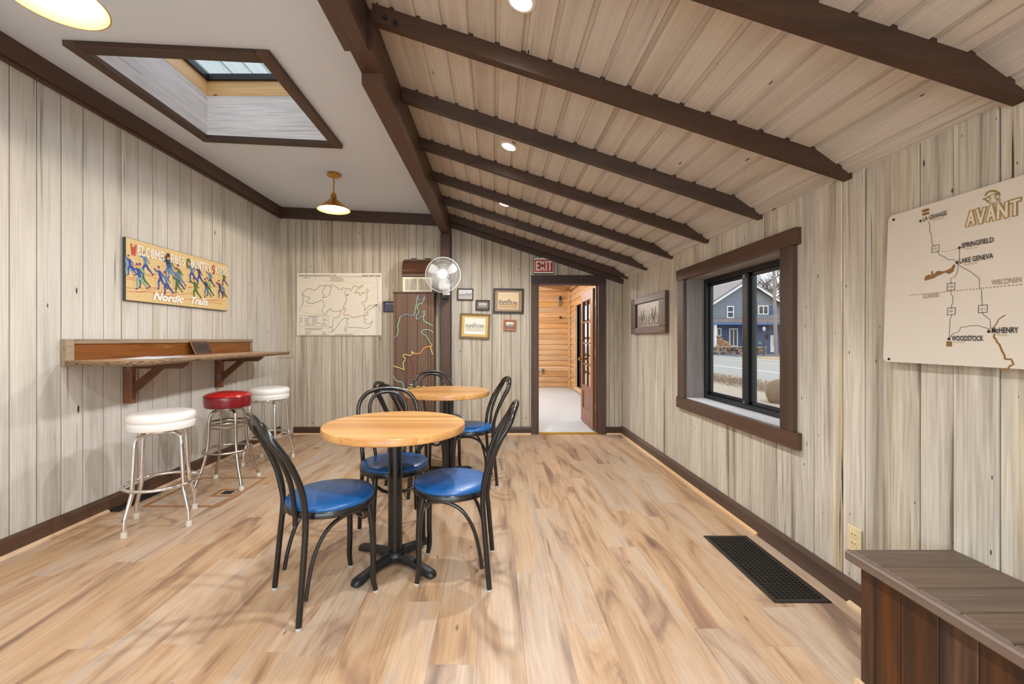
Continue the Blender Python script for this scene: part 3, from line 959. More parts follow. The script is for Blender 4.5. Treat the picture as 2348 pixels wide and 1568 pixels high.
box('mullion', XW - .012, XW + .06, YM - .032, YM + .032, WZ0 + fw, WZ1 - fw, 'window_black', w1, c=.004)
for (a, b_, dx) in ((WY0 + fw, YM - .032, .018), (YM + .032, WY1 - fw, .03)):
    sa = MB()
    for q in ((a, a + .026, WZ0 + fw, WZ1 - fw), (b_ - .026, b_, WZ0 + fw, WZ1 - fw), (a, b_, WZ0 + fw, WZ0 + fw + .026), (a, b_, WZ1 - fw - .026, WZ1 - fw)):
        sa.box(XW + dx - .01, XW + dx + .012, q[0], q[1], q[2], q[3], .003)
    s_ = sa.build('sash', 'window_black', w1)
    box('pane', XW + dx, XW + dx + .004, a + .02, b_ - .02, WZ0 + fw + .02, WZ1 - fw - .02, 'glass', s_)
for (yy, zz) in ((YM, WZ0 + fw + .004), (YM, WZ1 - fw - .03)):
    box('latch', XW - .02, XW - .01, yy - .008, yy + .008, zz, zz + .02, 'hinge_steel', w1, c=.002)

# ceiling cans ------------------------------------------------------------------------------
ang = math.atan(.33)
canlab = {1.653: 'recessed ceiling light at the top edge, nearest the viewer', 2.905: 'recessed ceiling light between the third and fourth rafters',
          4.136: 'recessed ceiling light farthest along the board ceiling', .41: 'recessed ceiling light above the viewer', -.83: 'recessed ceiling light behind the viewer',
          -2.05: 'recessed ceiling light nearest the added window behind the viewer'}
for cy, lab in canlab.items():
    cxx = .112
    t_ = empty('recessed_light', (cxx, cy, ZS(cxx)), lab, 'light', 'recessed lights in the sloped ceiling')
    rot = Matrix.Rotation(ang, 4, 'Y')
    base = Vector((cxx, cy, ZS(cxx)))
    f = lambda q: base + rot @ Vector(q)
    MB().lathe([(.046, .0), (.047, -.008), (.058, -.007), (.062, -.001), (.060, .004)], 28).map(f).build('trim_ring', 'can_trim', t_)
    MB().lathe([(.0465, -.003), (.03, -.005), (.0, -.006)], 24).map(f).build('lens', 'lens', t_)
    li = bpy.data.lights.new('can_lamp', 'SPOT'); li.energy = CAN_W; li.color = (.96, .99, 1.0); li.spot_size = math.radians(164); li.spot_blend = .65; li.shadow_soft_size = .035
    lo_ = bpy.data.objects.new('can_lamp', li); COL.objects.link(lo_); lo_.parent = t_; lo_.location = (0, 0, -.03); lo_.rotation_euler = (0, ang, 0)

# brass pendants --------------------------------------------------------------------------------
for (px_, py_, lab) in ((-1.655, 1.585, 'brass cone pendant lamp at the top left, nearest the viewer'), (-1.578, 4.154, 'brass cone pendant lamp hanging near the far wall'),
                        (-1.62, -.98, 'brass cone pendant lamp behind the viewer')):
    zc = ZC(px_); zr = 2.503
    t_ = empty('pendant_lamp', (px_, py_, zc), lab, 'lamp', 'brass cone pendants below the white ceiling')
    c = (px_, py_, 0)
    MB().lathe([(0, zc), (.062, zc), (.064, zc - .006), (.064, zc - .022), (.058, zc - .028), (0, zc - .028)], 32, c).build('canopy', 'brass', t_)
    MB().lathe([(0, zc - .027), (.006, zc - .027), (.006, zr + .16), (0, zr + .16)], 12, c).build('stem', 'brass', t_)
    MB().lathe([(0, zr + .175), (.011, zr + .174), (.016, zr + .162), (.025, zr + .158), (.025, zr + .14), (.029, zr + .137), (.029, zr + .118), (.024, zr + .114), (.03, zr + .10), (0, zr + .10)], 20, c).build('socket', 'brass', t_)
    sh = MB()
    prof = [(.028, zr + .112), (.045, zr + .098), (.155, zr + .003), (.158, zr), (.153, zr), (.043, zr + .094), (.028, zr + .106)]
    sh.lathe(prof[:4], 48, c, 0).lathe(prof[3:5], 48, c, 0).lathe(prof[4:], 48, c, 1)
    # open the caps made by lathe: keep only side walls
    keep = [i for i, fc in enumerate(sh.f) if len(fc) == 4]
    sh.f = [sh.f[i] for i in keep]; sh.m = [sh.m[i] for i in keep]; sh.sm = [sh.sm[i] for i in keep]
    sh.build('shade', ['brass', 'brass_inner'], t_)
    pr_ = [(0, zr + .030)] + [(.030 * math.sin(a), zr + .060 - .030 * math.cos(a)) for a in [PI * k / 10 for k in range(1, 9)]] + [(.014, zr + .098), (.013, zr + .108)]
    MB().lathe(pr_, 20, c).build('bulb', 'bulb', t_)
    li = bpy.data.lights.new('pendant_bulb', 'POINT'); li.energy = PEND_W; li.color = (1.0, .86, .68); li.shadow_soft_size = .01
    lo_ = bpy.data.objects.new('pendant_bulb', li); COL.objects.link(lo_); lo_.parent = t_; lo_.location = (0, 0, zr + .018 - zc)

# ================================================================== furniture
def make_chair():
    t = empty('bentwood_chair', (0, 0, 0))
    MB().lathe([(.150, .428), (.196, .428), (.205, .434), (.205, .452), (.200, .460), (.150, .460)], 40).build('seat_frame', 'black_metal', t)
    MB().lathe([(0, .455), (.196, .455), (.203, .464), (.203, .470), (.196, .479), (.17, .487), (.12, .492), (.05, .494), (0, .4945)], 44).build('seat', 'blue_vinyl', t)
    # rear legs and outer loop are one bent bar
    half = [(-.205, .190, .012), (-.185, .182, .25), (-.172, .172, .44), (-.192, .182, .58), (-.245, .194, .71), (-.300, .182, .80), (-.326, .132, .858), (-.340, .06, .882)]
    pts = half + [(-.342, 0, .886)] + [(a, -b, c) for (a, b, c) in half[::-1]]
    MB().tube(smoothpts(pts, 5), .0135, 10).build('back_loop', 'black_metal', t)
    half = [(-.190, .088, .40), (-.192, .090, .46), (-.216, .108, .60), (-.262, .120, .72), (-.305, .112, .80), (-.322, .072, .846)]
    pts = half + [(-.331, 0, .862)] + [(a, -b, c) for (a, b, c) in half[::-1]]
    MB().tube(smoothpts(pts, 5), .0115, 10).build('inner_loop', 'black_metal', t)
    for s in (1, -1):
        pts = [(.128, s * .128, .44), (.146, s * .138, .32), (.150, s * .142, .18), (.148, s * .144, .07), (.158, s * .150, .010)]
        q = smoothpts(pts, 4)
        MB().tube(q, [.0165 - .004 * i / (len(q) - 1) for i in range(len(q))], 10).build('leg', 'black_metal', t)
    for s in (1, -1):
        pts = [(.120, s * .135, .395), (.07, s * .142, .412), (.0, s * .148, .408), (-.07, s * .150, .37), (-.122, s * .152, .29), (-.152, s * .158, .19), (-.168, s * .163, .095)]
        MB().tube(smoothpts(pts, 4), .0095, 8).build('brace', 'black_metal', t)
    pts = [(.130, .128, .385), (.134, .09, .352), (.136, .04, .335), (.136, -.04, .335), (.134, -.09, .352), (.130, -.128, .385)]
    MB().tube(smoothpts(pts, 4), .0095, 8).build('brace', 'black_metal', t)
    for (gx, gy) in ((.158, .150), (.158, -.150), (-.2055, .190), (-.2055, -.190)):
        MB().lathe([(0, .0005), (.012, .0005), (.013, .006), (.011, .013), (0, .013)], 12, (gx, gy, 0)).build('glide', 'glide', t)
    return t


chairs = [
    (-.785, 2.035, 41, 'black bentwood chair with blue seat, nearest the viewer, left of the front table'),
    (-.215, 2.225, 178, 'black bentwood chair with blue seat on the right side of the front table'),
    (-.600, 2.560, -68, 'black bentwood chair with blue seat tucked behind the front table'),
    (-.200, 3.610, 190, 'black bentwood chair with blue seat on the right side of the rear table'),
    (-.605, 3.445, 40, 'black bentwood chair left of the rear table, mostly hidden by the chair before it'),
    (-.505, 4.030, -67, 'black bentwood chair behind the rear table, in front of the trail cabinet'),
]
ch0 = make_chair()
for i, (x, y, a, lab) in enumerate(chairs):
    c = ch0 if i == 0 else copy_tree(ch0)
    c.location = (x, y, 0); c.rotation_euler = (0, 0, math.radians(a))
    tag(c, lab, 'chair', 'black bentwood chairs with blue seats')


def make_table(x, y, rot, lab):
    t = empty('pedestal_table', (0, 0, 0))
    MB().lathe([(0, .724), (.377, .724), (.381, .728), (.381, .758), (.378, .762), (0, .762)], 72).build('tabletop', 'butcher_block', t, origin=(0, 0, .724))
    MB().lathe([(0, .716), (.13, .716), (.13, .7235), (0, .7235)], 24).build('top_plate', 'black_metal', t)
    MB().lathe([(.038, .05), (.038, .717)], 28).build('column', 'black_metal', t)
    hub = MB().lathe([(0, .02), (.055, .022), (.062, .05), (.052, .068), (.042, .072), (0, .072)], 24)
    hub.build('base_hub', 'black_cast', t)
    for k in range(4):
        a = math.radians(rot + 90 * k)
        d, n = Vector((math.cos(a), math.sin(a), 0)), Vector((-math.sin(a), math.cos(a), 0))
        rings = []
        for (s, w, z0, z1) in ((.02, .034, .022, .070), (.07, .026, .024, .066), (.13, .022, .022, .056), (.19, .023, .016, .046), (.245, .028, .004, .036), (.270, .027, .001, .030), (.282, .016, .003, .020)):
            o = d * s
            rings.append([o + n * (w * cx) + Vector((0, 0, z0 + (z1 - z0) * cz)) for (cx, cz) in ((-1, 0), (-1, .55), (-.72, .92), (-.3, 1), (.3, 1), (.72, .92), (1, .55), (1, 0))])
        MB().loft(rings).build('base_arm', 'black_cast', t)
    t.location = (x, y, 0)
    return tag(t, lab, 'table', 'round pedestal tables')


make_table(-.535, 2.295, 57, 'round butcher block table on black cross base, front one')
make_table(-.410, 3.750, 45, 'round butcher block table on black cross base, rear one before the cabinet')


def white_stool(x, y, rot, lab, tilt=0):
    t = empty('bar_stool', (0, 0, 0))
    MB().lathe([(0, .630), (.172, .630), (.180, .634), (.184, .648), (.1845, .664), (.1835, .675), (.180, .681), (.1845, .687), (.187, .700), (.1875, .714), (.184, .726), (.176, .735), (.15, .741), (.08, .744), (0, .745)], 48).build('seat', 'white_vinyl', t)
    MB().lathe([(0, .612), (.11, .612), (.112, .620), (.11, .628), (0, .628)], 28).build('seat_plate', 'chrome', t)
    for k in range(4):
        a = math.radians(rot + 90 * k)
        q = [(.03, .604), (.12, .604), (.150, .597), (.166, .575), (.170, .53), (.184, .29), (.185, .245), (.192, .222), (.222, .118), (.229, .095), (.230, .030)]
        pts = []
        for i, (r, z) in enumerate(q):
            pts.append((r * math.cos(a), r * math.sin(a), z))
        l = MB().tube(pts, .0125, 12).build('leg', 'chrome', t)
        MB().lathe([(0, .0005), (.019, .0005), (.0195, .012), (.0165, .036), (.0, .036)], 14, (.230 * math.cos(a), .230 * math.sin(a), 0)).build('foot_cap', 'rubber', l)
    MB().tube(circ(0, 0, .272, .202, 56), .011, 10, closed=True).build('footrest_ring', 'chrome', t)
    t.location = (x, y, 0)
    t.rotation_euler = (0, 0, 0)
    return tag(t, lab, 'stool', 'bar stools at the wall counter')


white_stool(-2.212, 2.80, 75, 'white vinyl bar stool with chrome legs, nearest the viewer')
white_stool(-2.235, 4.18, 45, 'white vinyl bar stool with chrome legs beside the red stool, farthest back')

rs = empty('bar_stool', (0, 0, 0))
MB().lathe([(0, .655), (.163, .655), (.171, .662), (.176, .695), (.1765, .728), (.1745, .742)], 48).lathe([(.1745, .742), (.179, .745), (.1745, .749)], 48).build('seat', 'red_vinyl', rs)
MB().lathe([(.176, .746), (.168, .757), (.14, .770), (.09, .779), (.04, .782), (0, .783)], 48).build('seat_top', 'red_vinyl_top', rs)
MB().lathe([(0, .640), (.10, .640), (.10, .655), (0, .655)], 24).build('swivel_plate', 'chrome_worn', rs)
for k in range(4):
    a = math.radians(54 + 90 * k)
    q = smoothpts([(r, 0, z) for (r, z) in ((.02, .632), (.08, .630), (.120, .612), (.140, .56), (.143, .46), (.150, .36), (.165, .27), (.195, .16), (.232, .07), (.247, .028))], 3)
    pts = [(p.x * math.cos(a), p.x * math.sin(a), p.z) for p in q]
    l = MB().tube(pts, .012, 10).build('leg', 'chrome_worn', rs)
    MB().lathe([(0, .0005), (.019, .0005), (.0195, .012), (.016, .034), (0, .034)], 14, (.248 * math.cos(a), .248 * math.sin(a), 0)).build('foot_cap', 'rubber', l)
MB().tube(circ(0, 0, .297, .176, 48), .0105, 10, closed=True).build('footrest_ring', 'chrome_worn', rs)
for z in (.525, .493):
    MB().tube(circ(0, 0, z, .136, 40), .010, 6, closed=True, flat=.45).build('upper_ring', 'chrome_worn', rs)
rs.location = (-2.235, 3.535, 0)
tag(rs, 'red vinyl bar stool with worn metal legs between the two white stools', 'stool', 'bar stools at the wall counter')

# wall counter -------------------------------------------------------------------
ct_ = empty('wall_counter', (XL, 3.66, 1.05), 'live-edge wooden wall counter with backsplash on diagonal brackets', 'counter')
Z1, Z0 = 1.084, 1.052
front = [(-2.70, 2.640), (-2.60, 2.612), (-2.42, 2.585), (-2.30, 2.580), (-2.222, 2.604), (-2.19, 2.68), (-2.215, 2.85), (-2.235, 3.05), (-2.215, 3.25), (-2.225, 3.5), (-2.25, 3.75), (-2.235, 3.95), (-2.250, 4.2), (-2.27, 4.45), (-2.26, 4.62), (-2.30, 4.71), (-2.5, 4.74), (XL + .03, 4.74)]
fr = smoothpts([(a, b, 0) for a, b in front], 4)
fr = [(p.x + R.uniform(-.004, .004), p.y + R.uniform(-.003, .003)) for p in fr]
top_ = fr + [(XL + .03, 2.652)]
lo_ring = [(a - .012, b + (.012 if b < 2.7 else 0)) for a, b in fr] + [(XL + .03, 2.652)]
n = len(top_)
mb = MB()
mb.add([(a, b, Z1) for a, b in top_], [list(range(n))], 0)
mb.add([(a, b, Z0) for a, b in lo_ring], [list(range(n))], 0)
mid = [(a + R.uniform(-.002, .006), b, (Z0 + Z1) / 2 + R.uniform(-.004, .004)) for a, b in top_]
va = [(a, b, Z1) for a, b in top_] + mid + [(a, b, Z0) for a, b in lo_ring]
fs = []
for i in range(n):
    j = (i + 1) % n
    fs += [(i, j, n + j, n + i), (n + i, n + j, 2 * n + j, 2 * n + i)]
mb.add(va, fs, 1)
mb.build('counter_top', ['counter_wood', 'bark_edge'], ct_)
sp_ = box('backsplash', XL + .001, XL + .026, 2.70, 4.70, Z1 - .001, 1.205, 'splash_wood', ct_, c=.002)
box('top_rail', XL + .001, XL + .040, 2.701, 4.71, 1.190, 1.222, 'splash_frame', ct_, c=.003)
box('end_rail', XL + .001, XL + .045, 2.650, 2.70, 1.05, 1.222, 'splash_frame', ct_, c=.004)
box('end_rail', XL + .001, XL + .034, 4.68, 4.715, 1.085, 1.200, 'splash_frame', ct_, c=.003)
for yb in (3.095, 4.12):
    b_ = box('bracket_post', XL + .001, XL + .070, yb, yb + .042, .745, Z0 - .001, 'bracket_wood_z', ct_, c=.003)
    MB().prism([(XL + .071, Z0 - .003), (-2.265, Z0 - .003), (-2.32, Z0 - .048), (XL + .071, Z0 - .048)], yb + .002, yb + .040, 'y').build('bracket_arm', 'bracket_wood', b_)
    MB().prism([(XL + .071, .815), (XL + .071, .885), (-2.525, Z0 - .049), (-2.455, Z0 - .049)], yb + .004, yb + .038, 'y').build('bracket_brace', 'bracket_wood', b_)
    for hz in ((.985,) if yb < 3.5 else (1.0, .83)):
        box('hinge', XL + .030, XL + .055, yb - .004, yb, hz, hz + .050, 'hinge_steel', b_, c=.001)

pp = empty('paper_stack', (-2.47, 3.02, Z1), 'few white printed sheets lying on the wall counter', 'paper')
for k, (dx, dy, rz) in enumerate(((0, 0, .1), (.02, .05, -.25), (-.03, .10, .35))):
    a = Vector((math.cos(rz), math.sin(rz), 0)); b_ = Vector((-a.y, a.x, 0))
    c = Vector((-2.45 + dx, 3.00 + dy, Z1 + .001 + k * .0022))
    MB().add([c + a * (sx * .108) + b_ * (sy * .14) + Vector((0, 0, sz)) for sx in (-1, 1) for sy in (-1, 1) for sz in (0, .0012)],
             [(0, 1, 3, 2), (4, 6, 7, 5), (0, 4, 5, 1), (2, 3, 7, 6), (0, 2, 6, 4), (1, 5, 7, 3)]).build('sheet', 'paper', pp)
    MB().add([c + a * (sx * .08) + b_ * (sy * .05 + .05) + Vector((0, 0, .0016)) for sx, sy in ((-1, -1), (1, -1), (1, 1), (-1, 1))], [(0, 1, 2, 3)]).build('printed_block', 'paper_print', pp)

pq = empty('plaque', (-2.66, 3.83, Z1), 'small dark engraved copper plaque leaning against the counter backsplash', 'plaque')
pm = lambda q: (-2.64 - .045 * q.z / .1, 3.83 + q.y, Z1 + .001 + q.z)
MB().box(-.006, .006, -.115, .115, 0, .118, .004).map(lambda q: Vector(pm(q)) + Vector((q.x, 0, 0))).build('plate', 'copper_plaque', pq)
MB().box(.0062, .008, -.10, .10, .014, .104, .001).map(lambda q: Vector(pm(q)) + Vector((q.x, 0, 0))).build('dark_panel', 'plaque_dark', pq)
el = [(.085 * math.cos(2 * PI * k / 28), .059 + .036 * math.sin(2 * PI * k / 28)) for k in range(28)]
MB().ribbon(el, .005, lambda u, v: Vector((-2.64 - .045 * v / .1 + .0095, 3.83 + u, Z1 + .001 + v)), closed=True).build('engraved_ring', 'copper_plaque', pq)

# floor hatch in front of the counter, register behind the stool -------------------
ht = empty('floor_hatch', (-2.28, 3.37, 0), 'floor hatch outlined by brown wood strips under the stools', 'hatch')
hx0, hx1, hy0, hy1, hw = -2.56, -1.99, 3.045, 3.70, .026
for q in ((hx0, hx1, hy0, hy0 + hw), (hx0, hx1, hy1 - hw, hy1), (hx1 - hw, hx1, hy0 + hw, hy1 - hw), (hx0, hx0 + hw, hy0 + hw, hy1 - hw)):
    box('strip', *q, .0005, .0035, 'hatch_strip', ht, c=.001)
for q in ((-2.20, -2.03, 3.25, 3.27), (-2.20, -2.03, 3.39, 3.41), (-2.20, -2.18, 3.27, 3.39), (-2.05, -2.03, 3.27, 3.39)):
    box('strip', *q, .0005, .0035, 'hatch_strip', ht, c=.001)
box('finger_hole', -2.15, -2.07, 3.30, 3.37, .0004, .002, 'vent_dark', ht)
rg = empty('wall_register', (XL + .06, 3.15, 0), 'black floor register against the left baseboard behind the near stool', 'vent')
box('register_body', XL + .024, XL + .10, 2.96, 3.35, .0005, .012, 'vent_dark', rg, c=.003)
for k in range(9):
    box('fin', XL + .03, XL + .095, 2.98 + k * .04, 2.985 + k * .04, .012, .017, 'vent_metal', rg)

# floor vent by the right wall ----------------------------------------------------------
vx0, vx1, vy0, vy1 = 1.302, 1.570, 1.936, 2.592
fv = empty('floor_vent', ((vx0 + vx1) / 2, (vy0 + vy1) / 2, 0), 'long dark metal grille in the floor beside the right wall', 'vent')
fr_ = MB()
fr_.box(vx0, vx0 + .024, vy0, vy1, .0006, .007, .003).box(vx1 - .024, vx1, vy0, vy1, .0006, .007, .003)
fr_.box(vx0 + .02, vx1 - .02, vy0, vy0 + .024, .0006, .007, .003).box(vx0 + .02, vx1 - .02, vy1 - .024, vy1, .0006, .007, .003)
fr_.build('frame', 'vent_metal', fv)
box('duct_floor', vx0 + .02, vx1 - .02, vy0 + .02, vy1 - .02, .0003, .0012, 'vent_dark', fv)
ng = 30
for k in range(1, ng):
    y = vy0 + .022 + (vy1 - vy0 - .044) * k / ng
    box('cross_bar', vx0 + .022, vx1 - .022, y - .0022, y + .0022, .0013, .0062, 'vent_metal', fv)
for k in range(1, 9):
    x = vx0 + .022 + (vx1 - vx0 - .044) * k / 9
    box('long_bar', x - .003, x + .003, vy0 + .022, vy1 - .022, .0025, .0068, 'vent_metal', fv)

# bench / box in the lower right corner ---------------------------------------------------
bn = empty('bench', (1.46, 1.0, 0), 'long low bench box with brown top and dark plank front, lower right', 'bench')
bx0, by1, bz = 1.268, 1.514, .463
yy = by1
tops = []
while yy > .35:
    tops.append((yy - .118, yy)); yy -= .118
for (a, b_) in tops:
    box('top_plank', bx0 + .026, XR - .006, a + .002, b_ - .001, bz - .034, bz - .001 + R.uniform(-.001, .001), 'bench_top', bn, c=.004)
MB().box(bx0, bx0 + .027, .36, by1, bz - .036, bz, .006).build('front_edge', 'bench_edge', bn)
xx = by1 - .035
k = 0
while xx > .40:
    w_ = [.055, .09, .115, .10, .13, .085][k % 6]
    box('front_plank', bx0 + .030, bx0 + .050, xx - w_ + .0008, xx - .0008, .006, bz - .037, 'bench_front', bn, c=.0025)
    xx -= w_; k += 1
for k in range(3):
    xa = bx0 + .052 + k * .115
    box('end_plank', xa, xa + .114, by1 - .055, by1 - .035, .006, bz - .037, 'bench_front', bn, c=.0025)
box('toe_strip', bx0 + .012, bx0 + .029, .4, by1 - .03, .0005, .02, 'raw_shoe', bn)

# outlets -------------------------------------------------------------------------------------
def outlet(name, c, u, n_, mat, lab):
    t = empty(name, c, lab, 'outlet')
    u = Vector(u); n_ = Vector(n_); c = Vector(c)
    def pl(a0, a1, z0, z1, d0, d1, ch=0.0):
        return MB().box(a0, a1, d0, d1, z0, z1, ch).map(lambda q: c + u * q.x + n_ * q.y + Vector((0, 0, q.z)))
    pl(-.036, .036, -.058, .058, 0, .006, .002).build('cover_plate', mat, t)
    for s in (.02, -.02):
        o = pl(-.017, .017, s - .014, s + .014, .006, .008, .003).build('socket', mat, t)
        pl(-.009, -.006, s - .002, s + .008, .008, .0086).build('slot', 'slot_dark', o)
        pl(.006, .009, s - .002, s + .008, .008, .0086).build('slot', 'slot_dark', o)


outlet('power_outlet', (XR - .004, 1.925, .30), (0, -1, 0), (-1, 0, 0), 'outlet_cream', 'cream power outlet low on the right wall above the bench')
outlet('power_outlet', (XL + .004, 3.745, .265), (0, 1, 0), (1, 0, 0), 'outlet_cream', 'cream power outlet on the left wall behind the stools')

# ================================================================== things on the walls
# --- skiers' sign on the left wall
sx = XL + .004
sg = empty('skier_sign', (sx, 3.69, 1.51), 'tan painted sign of cross country skiers reading WELCOME CROSS COUNTRY SKIERS', 'sign')
SY_0, SY_1, SZ_0, SZ_1 = 3.094, 4.29, 1.510, 1.978
box('board', sx, sx + .022, SY_0, SY_1, SZ_0, SZ_1, 'sign_edge', sg)
box('painted_face', sx + .0215, sx + .0235, SY_0 + .003, SY_1 - .003, SZ_0 + .003, SZ_1 - .003, 'sign_tan', sg)
FXs = sx + .0238


def sgn(lift):
    return lambda u, v: Vector((FXs + lift, u, v))


def scrop(cx, cy):                                       # photo crop position -> place on the sign
    q = onleft(260 + cx / 7.84, 530 + cy / 7.84, FXs)
    return q.y, q.z


# red ski tracks
tracks = [[(190, 1005), (420, 1035), (800, 1010)], [(190, 1075), (470, 1090), (1180, 1110)], [(420, 1100), (800, 1030)], [(190, 820), (420, 845)], [(190, 855), (400, 875)],
          [(600, 780), (810, 770)], [(620, 795), (820, 860)], [(700, 1120), (1130, 1185)], [(930, 1170), (1420, 1110)], [(1000, 1040), (1400, 1010)], [(1230, 1220), (2010, 1260)], [(1500, 1240), (1960, 1310)],
          [(1340, 1000), (1560, 1010)], [(1640, 1000), (1960, 1000)], [(1300, 890), (1420, 940)], [(1700, 1250), (1990, 1200)]]
mb = MB()
for tr in tracks:
    mb.ribbon([(max(a_, SY_0 + .005), b2) for a_, b2 in (scrop(*p) for p in tr)], .0035, sgn(.0002))
mb.build('ski_tracks', 'sk_line', sg)
BL, SL, TE, LI, GR, NV = 'sk_blue', 'sk_slate', 'sk_teal', 'sk_lime', 'sk_green', 'sk_navy'
skiers = [(255, 600, TE, TE, .9), (305, 610, BL, BL, .8), (580, 585, SL, BL, 1), (520, 800, LI, GR, 1), (470, 815, BL, TE, 1.05), (1030, 640, GR, SL, 1), (985, 650, BL, SL, 1), (850, 840, BL, BL, 1), (1190, 800, GR, SL, 1),
          (1165, 860, SL, BL, 1), (1150, 950, GR, GR, .8), (960, 930, SL, BL, 1), (1545, 790, NV, BL, .95), (1410, 730, SL, BL, 1), (1740, 850, SL, NV, .9), (1715, 1000, LI, GR, .95), (1672, 1020, NV, SL, .95), (1475, 1030, GR, GR, 1),
          (1985, 850, GR, NV, .8), (1915, 1035, NV, NV, .9), (1975, 1075, SL, NV, .75)]
for i, (cx, cy, tc_, lc_, k) in enumerate(skiers):
    u0, v0 = scrop(cx, cy)
    h = .19 * k
    fl = 1
    lift = .0004 + i * .00016
    def fig(u, v):
        return u0 + fl * u * h, v0 + (v - .5) * h
    mb = MB()
    cnt = [0]
    def F(u, v): return Vector((FXs + lift + cnt[0] * .000012, u, v))
    def nx(): cnt[0] += 1
    lim = lambda pts: [(min(max(a, SY_0 + .004), SY_1 - .004), b) for a, b in (fig(*p) for p in pts)]
    mb.ribbon(lim([(0, .5), (-.13, .30), (-.10, .16), (-.12, .02)]), [.13 * h, .10 * h, .075 * h, .05 * h], F, 1)
    nx()
    mb.ribbon(lim([(0, .5), (.13, .30), (.27, .2), (.36, .10)]), [.13 * h, .10 * h, .07 * h, .05 * h], F, 1)
    nx()
    mb.ribbon(lim([(.01, .47), (-.04, .62), (-.09, .80)]), [.13 * h, .15 * h, .13 * h], F, 0)
    nx()
    mb.ribbon(lim([(-.08, .78), (-.22, .74), (-.36, .86)]), [.08 * h, .065 * h, .045 * h], F, 0)
    nx()
    mb.ribbon(lim([(-.06, .78), (.09, .66), (.20, .52)]), [.08 * h, .065 * h, .045 * h], F, 0)
    nx()
    mb.poly(lim([(-.12 + .055 * math.cos(a), .90 + .065 * math.sin(a)) for a in [2 * PI * q / 10 for q in range(10)]]), F, 2)
    nx()
    mb.poly(lim([(-.18, .93), (-.05, .93), (-.06, .98), (-.12, 1.0), (-.17, .98)]), F, 3)
    nx()
    mb.ribbon(lim([(-.19, .0), (-.07, .03)]), .045 * h, F, 3)
    nx()
    mb.ribbon(lim([(.33, .06), (.40, .13)]), .05 * h, F, 3)
    nx()
    mb.ribbon(lim([(-.36, .88), (-.24, .06)]), .008 * h, sgn(.0003), 4)
    mb.build('painted_skier', [tc_, lc_, 'sk_skin', 'sk_navy', 'sk_pole'], sg, fix=False)

# slab-serif capitals drawn as strokes (x 0..1, y 0..1)
arc = lambda cx, cy, rx, ry, a0, a1, n=12: [(cx + rx * math.cos(math.radians(a0 + (a1 - a0) * i / n)), cy + ry * math.sin(math.radians(a0 + (a1 - a0) * i / n))) for i in range(n + 1)]
GL = {
    'W': ([[(0.08, 1), (.28, 0), (.5, .75), (.72, 0), (.92, 1)]], [(-.02, .2, 1), (.8, 1.02, 1)]),
    'E': ([[(.2, 0), (.2, 1)], [(.2, 1), (.85, 1)], [(.2, .52), (.68, .52)], [(.2, 0), (.85, 0)], [(.85, 1), (.85, .78)], [(.85, 0), (.85, .22)]], [(.04, .36, 0), (.04, .36, 1)]),
    'L': ([[(.25, 1), (.25, 0), (.85, 0), (.85, .28)]], [(.06, .44, 1), (.06, .4, 0)]),
    'C': ([arc(.5, .5, .4, .5, 50, 310, 16), [(.78, .95), (.78, .7)]], []),
    'O': ([arc(.5, .5, .42, .5, 0, 360, 20)], []),
    'M': ([[(.12, 0), (.12, 1), (.5, .35), (.88, 1), (.88, 0)]], [(-.02, .28, 0), (.72, 1.02, 0)]),
    'R': ([[(.18, 0), (.18, 1), (.6, 1)] + arc(.6, .75, .24, .25, 90, -90, 8) + [(.18, .5)], [(.55, .5), (.88, 0)]], [(.02, .36, 0), (.76, 1.0, 0)]),
    'S': ([arc(.5, .75, .34, .25, 30, 270, 10) + arc(.5, .25, .36, .25, 90, -150, 10)], []),
    'U': ([[(.15, 1), (.15, .35)] + arc(.5, .35, .35, .35, 180, 360, 10) + [(.85, 1)]], [(-.0, .32, 1), (.68, 1.0, 1)]),
    'N': ([[(.15, 0), (.15, 1), (.85, 0), (.85, 1)]], [(0, .3, 0), (.7, 1, 1)]),
    'T': ([[(.05, .8), (.05, 1), (.95, 1), (.95, .8)], [(.5, 1), (.5, 0)]], [(.3, .7, 0)]),
    'Y': ([[(.08, 1), (.5, .5), (.92, 1)], [(.5, .5), (.5, 0)]], [(-.02, .22, 1), (.78, 1.02, 1), (.32, .68, 0)]),
    'K': ([[(.2, 0), (.2, 1)], [(.85, 1), (.25, .45)], [(.4, .58), (.88, 0)]], [(.04, .38, 0), (.04, .38, 1), (.72, 1.0, 1), (.74, 1.02, 0)]),
    'I': ([[(.5, 0), (.5, 1)]], [(.22, .78, 0), (.22, .78, 1)]),
}
WD = {'W': 1.25, 'M': 1.2, 'I': .6, 'L': .85, 'E': .9, 'S': .85}
line = 'WELCOME CROSS COUNTRY SKIERS'
wid = sum(.55 if c == ' ' else WD.get(c, 1.0) + .16 for c in line)
U0, U1, ZB, HH = SY_0 + .04, SY_1 - .012, 1.868, .066
ku = (U1 - U0) / wid
cur = 0
wi = 0
cap = [('sk_red', True), ('sk_black', True), ('sk_green', True), ('sk_red', True)]
first = True
groups = {}
lcount = [0]
